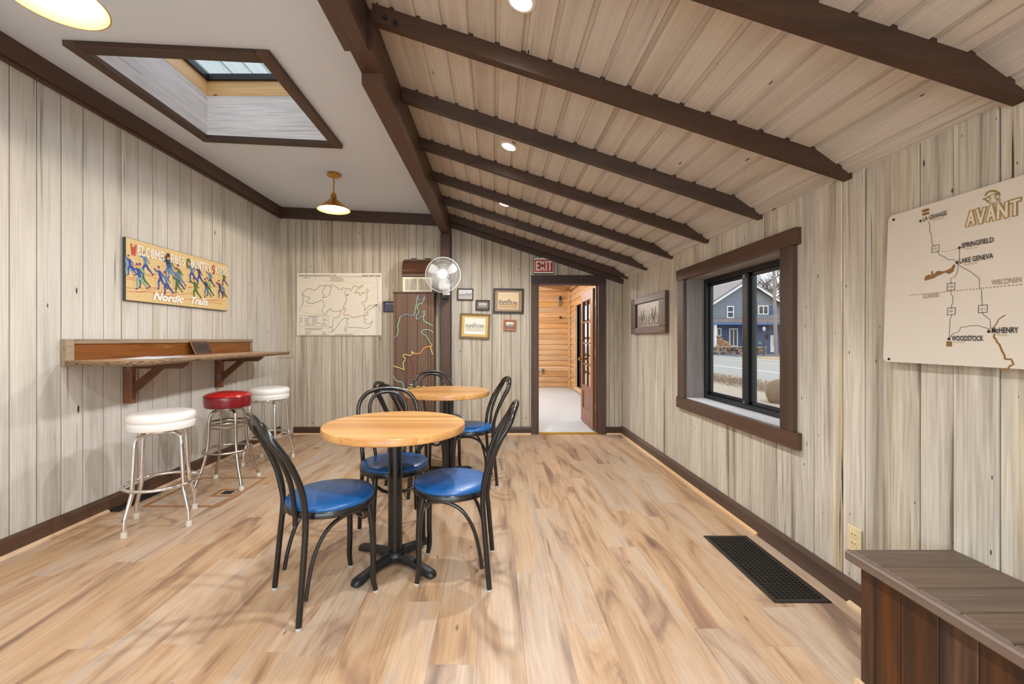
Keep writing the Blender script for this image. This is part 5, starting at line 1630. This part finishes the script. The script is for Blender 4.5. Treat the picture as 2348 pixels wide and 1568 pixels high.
# outlined AVANT
ac = [0]
for s_ in ([[(1232, 768), (1290, 555), (1330, 745)], [(1262, 690), (1322, 675)]], [[(1378, 525), (1432, 722), (1492, 505)]], [[(1535, 695), (1592, 475), (1640, 675)], [(1562, 620), (1628, 600)]], [[(1695, 660), (1698, 450), (1820, 630), (1822, 420)]], [[(1880, 410), (2018, 372)], [(1948, 395), (1945, 605)]]):
    for l in s_:
        pts = [c2(*p) for p in l]
        for p_, q_ in zip(pts, pts[1:]):
            ac[0] += 1
            d_ = (q_ - p_).normalized() * .005
            sline([p_ - d_, q_ + d_], .0150, 'ink_gold', 'lettering', .0004 + ac[0] * .00002)
            sline([p_ - d_ * .4, q_ + d_ * .4], .0066, 'sign_white', 'lettering', .0010 + ac[0] * .00002)
# emblem: bicycle in a broken ring with a swoosh
def c2arc(cx, cy, rx, ry, a0, a1, n=20): return [c2(cx + rx * math.cos(math.radians(a0 + (a1 - a0) * i / n)), cy - ry * math.sin(math.radians(a0 + (a1 - a0) * i / n)) - 0) for i in range(n + 1)]
sline(c2arc(1608, 335, 115, 95, 170, 20), .004, 'ink_gold', 'emblem_line')
sline(c2arc(1608, 335, 100, 80, 165, 25), .002, 'ink_gold', 'emblem_line')
sline(c2arc(1600, 345, 100, 85, 200, 320), .003, 'ink_gold', 'emblem_line')
sline(c2arc(1540, 362, 34, 34, 0, 360, 24), .0025, 'ink_gold', 'emblem_line')
sline(c2arc(1678, 325, 40, 38, 0, 360, 24), .0025, 'ink_gold', 'emblem_line')
sline([c2(1540, 362), c2(1555, 320), c2(1648, 280), c2(1678, 325)], .0028, 'ink_gold', 'emblem_line')
sline([c2(1660, 370), c2(1715, 405), c2(1728, 378), c2(1690, 365)], .0028, 'ink_gold', 'emblem_line')
MB().poly([(p.y, p.z) for p in (c2(1450, 370), c2(1500, 345), c2(1490, 365), c2(1510, 390))], fa(.0004)).build('emblem_tip', 'ink_gold', av, fix=False)
for q in (asg(2049, 504), asg(2038, 823)):
    MB().lathe([(0, .002), (.005, .001), (.006, -.002), (0, -.002)], 12).map(lambda p: (q.x - p.z, q.y + p.x, q.z + p.y)).build('screw', 'black_cast', av)

# ================================================================== the room beyond the doorway
NY, NXR, NXL, NZ = 10.7, 1.985, -2.2, 2.46
nf = tag(MB().box(NXL - .2, NXR + .2, YB + .1205, NY + .2, -.14, -.004).build('floor_next', 'concrete'), 'pale grey concrete floor of the next room', 'floor', kind='structure')
wn_ = tag(MB().box(NXL - .2, NXR + .2, NY + .03, NY + .18, -.1, 3.2).build('wall_next_back', 'gap_dark'), 'orange lap board wall at the far end of the next room', 'wall', kind='structure')
nb = 18
bh = NZ / nb
for k in range(nb):
    z = k * bh
    MB().prism([(NY + .03, z), (NY - .012, z + .004), (NY - .014, z + bh * .35), (NY + .008, z + bh), (NY + .03, z + bh)], NXL, NXR, 'x').build('lap_board', 'orange_board', wn_)
GY0, GY1, GZ0, GZ1 = 8.45, 9.95, .10, 2.02
wq = MB()
for q in ((YB + .14, 5.9, -.1, 3.2), (7.9, GY0, -.1, 3.2), (GY1, NY + .2, -.1, 3.2), (GY0, GY1, GZ1, 3.2), (GY0, GY1, -.1, GZ0), (5.9, 7.9, -.1, .6), (5.9, 7.9, 2.1, 3.2)):
    wq.box(NXR + .02, NXR + .16, q[0], q[1], q[2], q[3])
wq = tag(wq.build('wall_next_right', 'gap_dark'), 'orange lap board wall with a glazed door in the next room', 'wall', kind='structure')
for k in range(nb):
    z = k * bh
    for (a, b_) in ((YB + .16, GY0 - .09), (GY1 + .09, NY - .015)) if z + bh < GZ1 + .09 else ((YB + .16, NY - .015),):
        if z > .5 and a < 6 and z < 2.1:
            a = 7.95
        MB().prism([(NXR + .02, z), (NXR - .012, z + .004), (NXR - .014, z + bh * .35), (NXR + .004, z + bh), (NXR + .02, z + bh)], a, b_, 'y').build('lap_board', 'orange_board_y', wq)
wq2 = MB()  # unseen left wall; its wide opening is added to let sky light in
for q in ((YB + .14, 6.2, -.1, 3.2), (9.6, NY + .2, -.1, 3.2), (6.2, 9.6, -.1, .5), (6.2, 9.6, 2.2, 3.2)):
    wq2.box(NXL - .14, NXL, q[0], q[1], q[2], q[3])
tag(wq2.build('wall_next_left', 'orange_board_y'), 'board wall with a wide opening added for daylight in the next room', 'wall', kind='structure')
tag(MB().box(NXL - .2, NXR + .2, YB + .14, NY + .2, NZ + .08, NZ + .25).build('ceiling_next', 'plaster'), 'white ceiling of the next room', 'ceiling', kind='structure')
cn = empty('corner_beam', (1.8, 10, 2.4), 'orange diagonal hip beam in the ceiling corner of the next room', 'beam')
MB().tube([(NXR - .04, NY - .05, NZ + .03), (-.8, 7.7, NZ + .05)], .075, 4).build('beam', 'orange_board', cn)
box('corner_post', NXR - .07, NXR - .016, NY - .07, NY - .016, 0, NZ, 'pine', cn)
box('plate', NXL, NXR - .02, NY - .06, NY - .016, NZ, NZ + .08, 'orange_board', cn)
box('plate', NXR - .07, NXR - .016, YB + .16, NY - .02, NZ, NZ + .08, 'orange_board_y', cn)
# glazed door in its side wall
d3 = empty('door_3', (NXR, 9.2, 0), 'narrow glazed door with brass knob in the side wall of the next room', 'door', kind='structure')
for q in ((GY0 - .09, GY0, GZ0, GZ1), (GY1, GY1 + .09, GZ0, GZ1), (GY0 - .09, GY1 + .09, GZ1, GZ1 + .09)):
    box('casing', NXR - .03, NXR + .15, q[0], q[1], q[2], q[3], 'orange_board_y', d3)
box('sill', NXR - .05, NXR + .15, GY0 - .09, GY1 + .09, .02, GZ0, 'pine_y', d3)
for q in ((GY0, GY0 + .07, GZ0, GZ1), (GY1 - .07, GY1, GZ0, GZ1)):
    box('stile', NXR + .06, NXR + .10, q[0], q[1], q[2], q[3], 'window_black', d3)
for k in range(6):
    z = GZ0 + (GZ1 - GZ0 - .05) * k / 5
    box('rail', NXR + .06, NXR + .10, GY0 + .07, GY1 - .07, z, z + .05, 'window_black', d3)
for k in range(5):
    z = GZ0 + (GZ1 - GZ0 - .05) * k / 5
    box('pane', NXR + .078, NXR + .082, GY0 + .07, GY1 - .07, z + .05, z + (GZ1 - GZ0 - .05) / 5, 'glass', d3)
MB().lathe([(0, -.035), (.022, -.03), (.03, -.01), (.022, .01), (.01, .02), (.01, .07), (0, .07)], 16).map(lambda q: (NXR - .01 + q.z, 9.02 + q.x, .92 + q.y)).build('knob', 'metal_knob', d3)
# wall fittings seen through the doorway
for (cx, cy, w_, h_, m_, nm, lab) in ((277, 240, .07, .16, 'outlet_grey', 'wall_lamp', 'small grey wall lamp on the far orange boards'), (282, 383, .05, .06, 'black_cast', 'hook', 'small black hook on the far orange boards'),
                                      (108, 915, .07, .115, 'outlet_grey', 'power_outlet', 'grey power outlet low on the far orange boards')):
    q = P(1220 + cx / 4.356, 640 + cy / 4.356, NY - .02)
    t_ = empty(nm, q, lab, nm.replace('_', ' '))
    box('plate', q.x - w_ / 2, q.x + w_ / 2, q.y - .03, q.y + .004, q.z - h_ / 2, q.z + h_ / 2, m_, t_, c=.008)
    if nm == 'wall_lamp':
        MB().tube([(q.x + .01, q.y - .015, q.z + h_ / 2), (q.x + .01, q.y - .05, q.z + h_ / 2 + .09)], .03, 8).build('arm', 'black_cast', t_)
    elif nm == 'hook':
        MB().tube([(q.x, q.y - .03, q.z), (q.x, q.y - .07, q.z - .01), (q.x, q.y - .07, q.z + .03)], .008, 6).build('prong', 'black_cast', t_)
    else:
        for s in (.022, -.022): box('socket', q.x - .018, q.x + .018, q.y - .034, q.y - .029, q.z + s - .015, q.z + s + .015, 'slot_dark', t_, c=.003)

# open french door, hinged on the right jamb and swung into the next room
d2 = empty('door_2', (1.34, 5.6, 0), 'open wooden french door with eight panes swung into the next room', 'door', kind='structure')
lx0, lx1, ly0, ly1, lz1 = 1.325, 1.362, YB + .155, YB + .155 + .74, 1.90
st_ = .115
box('stile', lx0, lx1, ly0, ly0 + st_, .015, lz1, 'door_wood', d2, c=.003)
box('stile', lx0, lx1, ly1 - st_, ly1, .015, lz1, 'door_wood', d2, c=.003)
box('rail', lx0, lx1, ly0 + st_, ly1 - st_, .015, .22, 'door_wood', d2, c=.003)
box('rail', lx0, lx1, ly0 + st_, ly1 - st_, .47, .56, 'door_wood', d2, c=.003)
box('rail', lx0, lx1, ly0 + st_, ly1 - st_, lz1 - .13, lz1, 'door_wood', d2, c=.003)
box('panel', lx0 + .012, lx1 - .012, ly0 + st_, ly1 - st_, .22, .47, 'door_wood', d2)
g0, g1 = .56, lz1 - .13
ym_ = (ly0 + ly1) / 2
for k in range(1, 4):
    z = g0 + (g1 - g0) * k / 4
    box('muntin', lx0 + .004, lx1 - .004, ly0 + st_, ly1 - st_, z - .011, z + .011, 'door_wood', d2)
box('muntin', lx0 + .006, lx1 - .006, ym_ - .011, ym_ + .011, g0, g1, 'door_wood', d2)
for k in range(4):
    za, zb = g0 + (g1 - g0) * k / 4 + .011, g0 + (g1 - g0) * (k + 1) / 4 - .011
    for (a, b_) in ((ly0 + st_, ym_ - .011), (ym_ + .011, ly1 - st_)):
        box('pane', (lx0 + lx1) / 2 - .002, (lx0 + lx1) / 2 + .002, a, b_, za, zb, 'glass', d2)
for z in (.28, 1.0, 1.66):
    MB().tube([(lx1 - .004, ly0 - .006, z), (lx1 - .004, ly0 - .006, z + .09)], .008, 8).build('hinge', 'brass', d2)
for s in (-1, 1):
    MB().lathe([(0, .05), (.018, .048), (.026, .035), (.018, .02), (.01, .012), (.01, 0), (0, 0)], 14).map(lambda q: ((lx0 if s < 0 else lx1) + s * q.z, ly1 - .06 + q.x, .93 + q.y)).build('knob', 'metal_knob', d2)

# globe lamps added out of sight to brighten the next room
for (x_, y_) in ((-.6, 7.2), (-.6, 9.4)):
    t_ = empty('added_globe', (x_, y_, NZ + .08), 'round globe lamp added unseen as fill in the next room, %s' % ('nearer the doorway' if y_ < 8 else 'nearer its far wall'), 'lamp')
    MB().lathe([(0, NZ + .079), (.09, NZ + .079), (.1, NZ + .06), (0, NZ + .06)], 20, (x_, y_, 0)).build('base', 'brass', t_)
    MB().lathe([(0, NZ + .059), (.08, NZ + .055), (.12, NZ + .02), (.09, NZ - .03), (0, NZ - .05)], 20, (x_, y_, 0)).build('globe', 'lens', t_)
    li = bpy.data.lights.new('added_globe_light', 'POINT'); li.energy = NEXT_W; li.color = (1, .95, .9); li.shadow_soft_size = .1
    lo_ = bpy.data.objects.new('added_globe_light', li); COL.objects.link(lo_); lo_.parent = t_; lo_.location = (0, 0, -.26)

# ================================================================== outdoors
GZ = -.20
gd = MB()
gd.box(-60, XL - .2, -40, 90, GZ - .3, GZ).box(XL - .2, XR + .2, NY + .25, 90, GZ - .3, GZ).box(XL - .2, XR + .2, -40, YF - .2, GZ - .3, GZ).box(XR + .2, 9.2, -40, 90, GZ - .3, GZ)
tag(gd.build('ground', 'gravel'), 'pale gravel ground outside', 'ground', kind='structure')
rd = tag(MB().box(9.2, 19.7, -40, 90, GZ - .3, GZ + .005).build('road', 'asphalt'), 'grey asphalt road outside the window', 'road', kind='structure')
box('edge_line', 12.0, 12.14, -40, 90, GZ + .005, GZ + .008, 'road_white', rd)
box('edge_line', 19.2, 19.32, -40, 90, GZ + .005, GZ + .008, 'road_white', rd)
box('centre_line', 16.2, 16.32, -40, 90, GZ + .005, GZ + .008, 'road_yellow', rd)
box('centre_line', 16.5, 16.62, -40, 90, GZ + .005, GZ + .008, 'road_yellow', rd)
tag(MB().box(19.7, 22.4, -40, 33.5, GZ - .3, GZ + .04).build('verge', 'lawn_dry'), 'dry grass verge across the road', 'ground', kind='structure')
tag(MB().box(19.7, 60, 33.5, 90, GZ - .3, GZ + .02).build('forecourt', 'asphalt_dark'), 'dark asphalt forecourt before the blue house', 'ground', kind='structure')
tag(MB().box(22.4, 60, -40, 33.5, GZ - .3, GZ + .02).build('lawn', 'lawn_dry'), 'dry lawn beside the forecourt', 'ground', kind='structure')

# dry grass along the near road edge
R2 = random.Random(3)
gv, gf_ = [], []
for k in range(7000):
    x_ = R2.gauss(8.1, .6); y_ = R2.uniform(9.5, 17.5)
    if x_ < 7.15 or x_ > 9.3: continue
    h = R2.uniform(.02, .12); a = R2.uniform(0, 2 * PI); w_ = .006
    dx, dy = math.cos(a) * w_, math.sin(a) * w_
    lx, ly = R2.gauss(0, .12), R2.gauss(0, .12)
    b0 = len(gv)
    gv += [(x_ - dx, y_ - dy, GZ), (x_ + dx, y_ + dy, GZ), (x_ + lx + dx * .3, y_ + ly + dy * .3, GZ + h)]
    gf_.append((b0, b0 + 1, b0 + 2))
tag(MB().add(gv, gf_).build('dry_grass', 'straw', fix=False), 'dry brown grass and stalks along the road edge', 'grass', kind='stuff')

# boulder
bo = MB()
ico = bmesh.new(); bmesh.ops.create_icosphere(ico, subdivisions=3, radius=1.0)
ico.verts.ensure_lookup_table()
vs = [v.co.copy() for v in ico.verts]; fs = [[v.index for v in f.verts] for f in ico.faces]; ico.free()
bc = Vector((6.62, 9.35, GZ + .22))
bo.add([bc + Vector((q.x * .46 * (1 + .08 * math.sin(5 * q.y + 1)), q.y * .42 * (1 + .08 * math.sin(4 * q.z)), q.z * .36 * (1 + .06 * math.sin(6 * q.x)))) for q in vs], fs, 0, True)
tag(bo.build('boulder', 'boulder'), 'large tan boulder on the gravel outside the window', 'boulder')

# blue house
HY = 42.0
hc = lambda cx, cy, Y=HY: P(1620 + cx / 3.564, 560 + cy / 3.564, Y)
ho = empty('house', (25.3, HY, GZ), 'two storey blue and grey gabled house across the road', 'house')
pk = P(1709, 643, HY)
hx0_, hx1_ = pk.x - 5.85, pk.x + 5.85
eave = pk.z - .652 * 5.85
zp = hc(0, 606).z
MB().prism([(hx0_, zp), (hx1_, zp), (hx1_, eave), (pk.x, pk.z - .12), (hx0_, eave)], HY, HY + 12, 'y').build('upper_wall', 'siding_grey', ho)
lap = MB()
z = zp + .1
while z < pk.z - .4:
    hw_ = min(5.85, (pk.z - .15 - z) / .652)
    lap.box(pk.x - hw_, pk.x + hw_, HY - .025, HY, z, z + .02); z += .17
lap.build('siding_laps', 'siding_grey', ho)
MB().box(hx0_, hx1_ + 6, HY, HY + 12, GZ, zp).build('lower_wall', 'siding_blue', ho)
lap = MB()
z = GZ + .2
while z < zp - .3:
    lap.box(hx0_, hx1_ + 6, HY - .025, HY, z, z + .02); z += .19
lap.build('siding_laps', 'siding_blue', ho)
for s in (-1, 1):
    ex_ = pk.x + s * 6.3
    MB().prism([(pk.x, pk.z), (ex_, pk.z - .652 * 6.3), (ex_, pk.z - .652 * 6.3 + .18), (pk.x, pk.z + .18)], HY - .5, HY + 12.5, 'y').build('roof', 'roof_brown', ho)
    MB().prism([(pk.x, pk.z - .22), (ex_, pk.z - .652 * 6.3 - .22), (ex_, pk.z - .652 * 6.3), (pk.x, pk.z)], HY - .56, HY - .5, 'y').build('rake_board', 'house_white', ho)
# porch roof
a, b_ = hc(0, 606), hc(0, 640, HY - 1.6)
MB().prism([(HY, a.z + .04), (HY - 1.7, b_.z + .12), (HY - 1.7, b_.z), (HY, a.z - .12)], hx0_, hx1_ + 6, 'x').build('porch_roof', 'roof_brown', ho)
box('porch_fascia', hx0_, hx1_ + 6, HY - 1.68, HY - 1.6, hc(0, 657, HY - 1.6).z, b_.z, 'trim_blue', ho)


def hwin(cx0, cy0, cx1, cy1, cols=1, rows=2, nm='window'):
    a, b_ = hc(cx0, cy0), hc(cx1, cy1)
    o = box(nm, a.x, b_.x, HY - .10, HY - .02, b_.z, a.z, 'house_white', ho)
    m_ = .11
    w_, h_ = (b_.x - a.x - m_) / cols, (a.z - b_.z - m_) / rows
    for i in range(cols):
        for j in range(rows):
            box('pane', a.x + m_ + i * w_, a.x + (i + 1) * w_, HY - .115, HY - .095, b_.z + m_ + j * h_, b_.z + (j + 1) * h_, 'dark_pane', o)


hwin(163, 504, 220, 603); hwin(418, 500, 502, 575, 2, 1); hwin(622, 510, 660, 595); hwin(82, 683, 118, 752, 1, 1); hwin(288, 690, 330, 790, 1, 2); hwin(182, 687, 252, 835, 2, 1, 'glazed_door')
a, b_ = hc(517, 743), hc(577, 882)
o = box('front_door', a.x, b_.x, HY - .1, HY - .02, b_.z, a.z, 'house_white', ho)
for i in range(3):
    for j in range(3):
        w_ = (b_.x - a.x - .5) / 3
        box('pane', a.x + .26 + i * w_, a.x + .2 + (i + 1) * w_, HY - .115, HY - .095, a.z - .2 - (j + 1) * .27, a.z - .25 - j * .27, 'dark_pane', o)
a, b_ = hc(505, 500), hc(545, 575)
box('shutter', a.x, b_.x, HY - .07, HY - .02, b_.z, a.z, 'siding_blue', ho)
a, b_ = hc(62, 672, HY - 1.5), hc(80, 838, HY - 1.5)
box('porch_post', a.x, b_.x, HY - 1.6, HY - 1.4, GZ, hc(0, 650, HY - 1.6).z, 'house_white', ho)
for cx in (495, 613):
    q = hc(cx, 757)
    box('wall_lantern', q.x - .12, q.x + .12, HY - .25, HY - .02, q.z - .2, q.z + .25, 'lamp_dark', ho, c=.05)
a, b_ = hc(418, 797), hc(448, 814)
box('green_notice', a.x, b_.x, HY - .06, HY - .02, b_.z, a.z, 'green_sign', ho)
a, b_ = hc(565, 440, HY + 3), hc(760, 500, HY + 3)
MB().prism([(HY + 1, b_.z), (HY + 7, a.z + .6), (HY + 7, b_.z)], a.x - .5, b_.x + 2, 'x').build('side_roof', 'roof_brown', ho)
box('side_wall', a.x - .5, b_.x + 2, HY + 1, HY + 7, GZ, b_.z, 'siding_grey', ho)

# stone wall, firewood
for (cx0, cx1, cy0, lab) in ((20, 302, 836, 'low rubble stone wall before the porch'), (418, 487, 838, 'short rubble stone wall beside the white door')):
    a, b_ = hc(cx0, cy0, 39.5), hc(cx1, 900, 39.5)
    sw = empty('stone_wall', ((a.x + b_.x) / 2, 39.6, GZ), lab, 'wall', kind='thing')
    sw['kind'] = 'structure'
    box('core', a.x, b_.x, 39.5, 39.9, GZ, a.z - .08, 'gap_dark', sw)
    box('coping', a.x - .05, b_.x + .05, 39.42, 39.98, a.z - .08, a.z, 'gravel', sw)
    mb = MB()
    zz = GZ + .02
    ci = 0
    while zz < a.z - .1:
        hh = R2.uniform(.1, .17); x_ = a.x
        while x_ < b_.x:
            w_ = R2.uniform(.14, .34)
            mb.box(x_ + .01, min(x_ + w_, b_.x) - .01, 39.44 + R2.uniform(-.02, .03), 39.52, zz, min(zz + hh - .012, a.z - .085), .03, mi=R2.choice([0, 0, 1, 2, 3]))
            x_ += w_
        zz += hh
    tag(mb.build('stones', ['stone_mix', 'boulder', 'gravel', 'copper_plaque'], sw, fix=False), kind='stuff')
fwp = empty('firewood_pile', (hc(125, 830, 40.6).x, 40.7, GZ), 'heap of split firewood on the porch', 'firewood')
mb = MB()
for k in range(90):
    u = R2.random(); a = hc(70 + 105 * u, 832, 40.4)
    top = (1 - u) * 1.0 + .1
    zz = a.z + R2.random() ** 1.2 * top
    an = R2.uniform(-.5, .5)
    mb.tube([(a.x, 40.2 + R2.random() * .5, zz), (a.x + .4 * math.cos(an), 40.3 + R2.random() * .6, zz + .4 * math.sin(an) * .3)], R2.uniform(.05, .085), 6)
tag(mb.build('split_logs', 'log_end', fwp, fix=False), kind='stuff')
box('porch_slab', hc(0, 836, 40.2).x - 1, hc(300, 836, 40.2).x, 40.0, HY, GZ, hc(0, 834, 40.4).z, 'gravel', ho)

# utility pole and lamp post
up = tag(MB().tube([P(1780, 814.5, 37.0), P(1774, 619, 37.0), P(1770, 480, 37.0)], [.15, .12, .1], 10).build('utility_pole', 'pole_wood'), 'grey wooden utility pole before the blue house', 'pole')
lp = empty('lamp_post', P(1751, 815, 36.6), 'short dark lamp post with a globe before the stone wall', 'lamp post')
q0, q1 = P(1751, 815, 36.6), P(1752, 760, 36.6)
MB().tube([q0, q1], .06, 8).build('pole', 'lamp_dark', lp)
MB().lathe([(0, 0), (.08, .04), (.13, .22), (.1, .34), (.04, .42), (0, .43)], 12, q1).build('lantern', 'glide', lp)

# bare trees behind the house
def tree(x, y, h, seed, lab):
    r = random.Random(seed)
    t = empty('bare_tree', (x, y, GZ), lab, 'tree', 'bare trees behind the blue house')
    tr = MB(); br_ = MB()
    def grow(p, d, L, rad, lev):
        pts = [p]; q = p.copy(); dd = d.copy()
        for k in range(4):
            dd = (dd + Vector((r.gauss(0, .12), r.gauss(0, .12), r.gauss(.05, .06)))).normalized()
            q = q + dd * L / 4
            pts.append(q.copy())
        (tr if lev == 0 else br_).tube(pts, [rad * (1 - .12 * k) for k in range(5)], 5 if lev > 1 else 7, caps=False)
        if lev >= 5: return
        for k in range(3 if lev else 5):
            s = r.randint(1, 4) if lev else r.randint(2, 4)
            a = r.uniform(0, 2 * PI); sp = r.uniform(.5, .95)
            side = dd.orthogonal().normalized()
            side = Matrix.Rotation(a, 3, dd) @ side
            nd = (dd * math.cos(sp) + side * math.sin(sp) + Vector((0, 0, .15))).normalized()
            grow(pts[s], nd, L * r.uniform(.5, .72), rad * .5, lev + 1)
    grow(Vector((x, y, GZ)), Vector((0, 0, 1)), h * .42, h * .02, 0)
    tr.build('trunk', 'trunk_bark', t, fix=False)
    br_.build('branches', 'bark_far', t, fix=False)


for (px_, Y_, h, sd, lab) in ((1738, 78, 20, 1, 'bare tree rising behind the right slope of the blue house roof'), (1812, 60, 19, 5, 'tall bare tree right of the utility pole'), (1690, 95, 20, 8, 'bare tree top behind the ridge of the blue house')):
    q = P(px_, 800, Y_)
    tree(q.x, Y_, h, sd, lab)
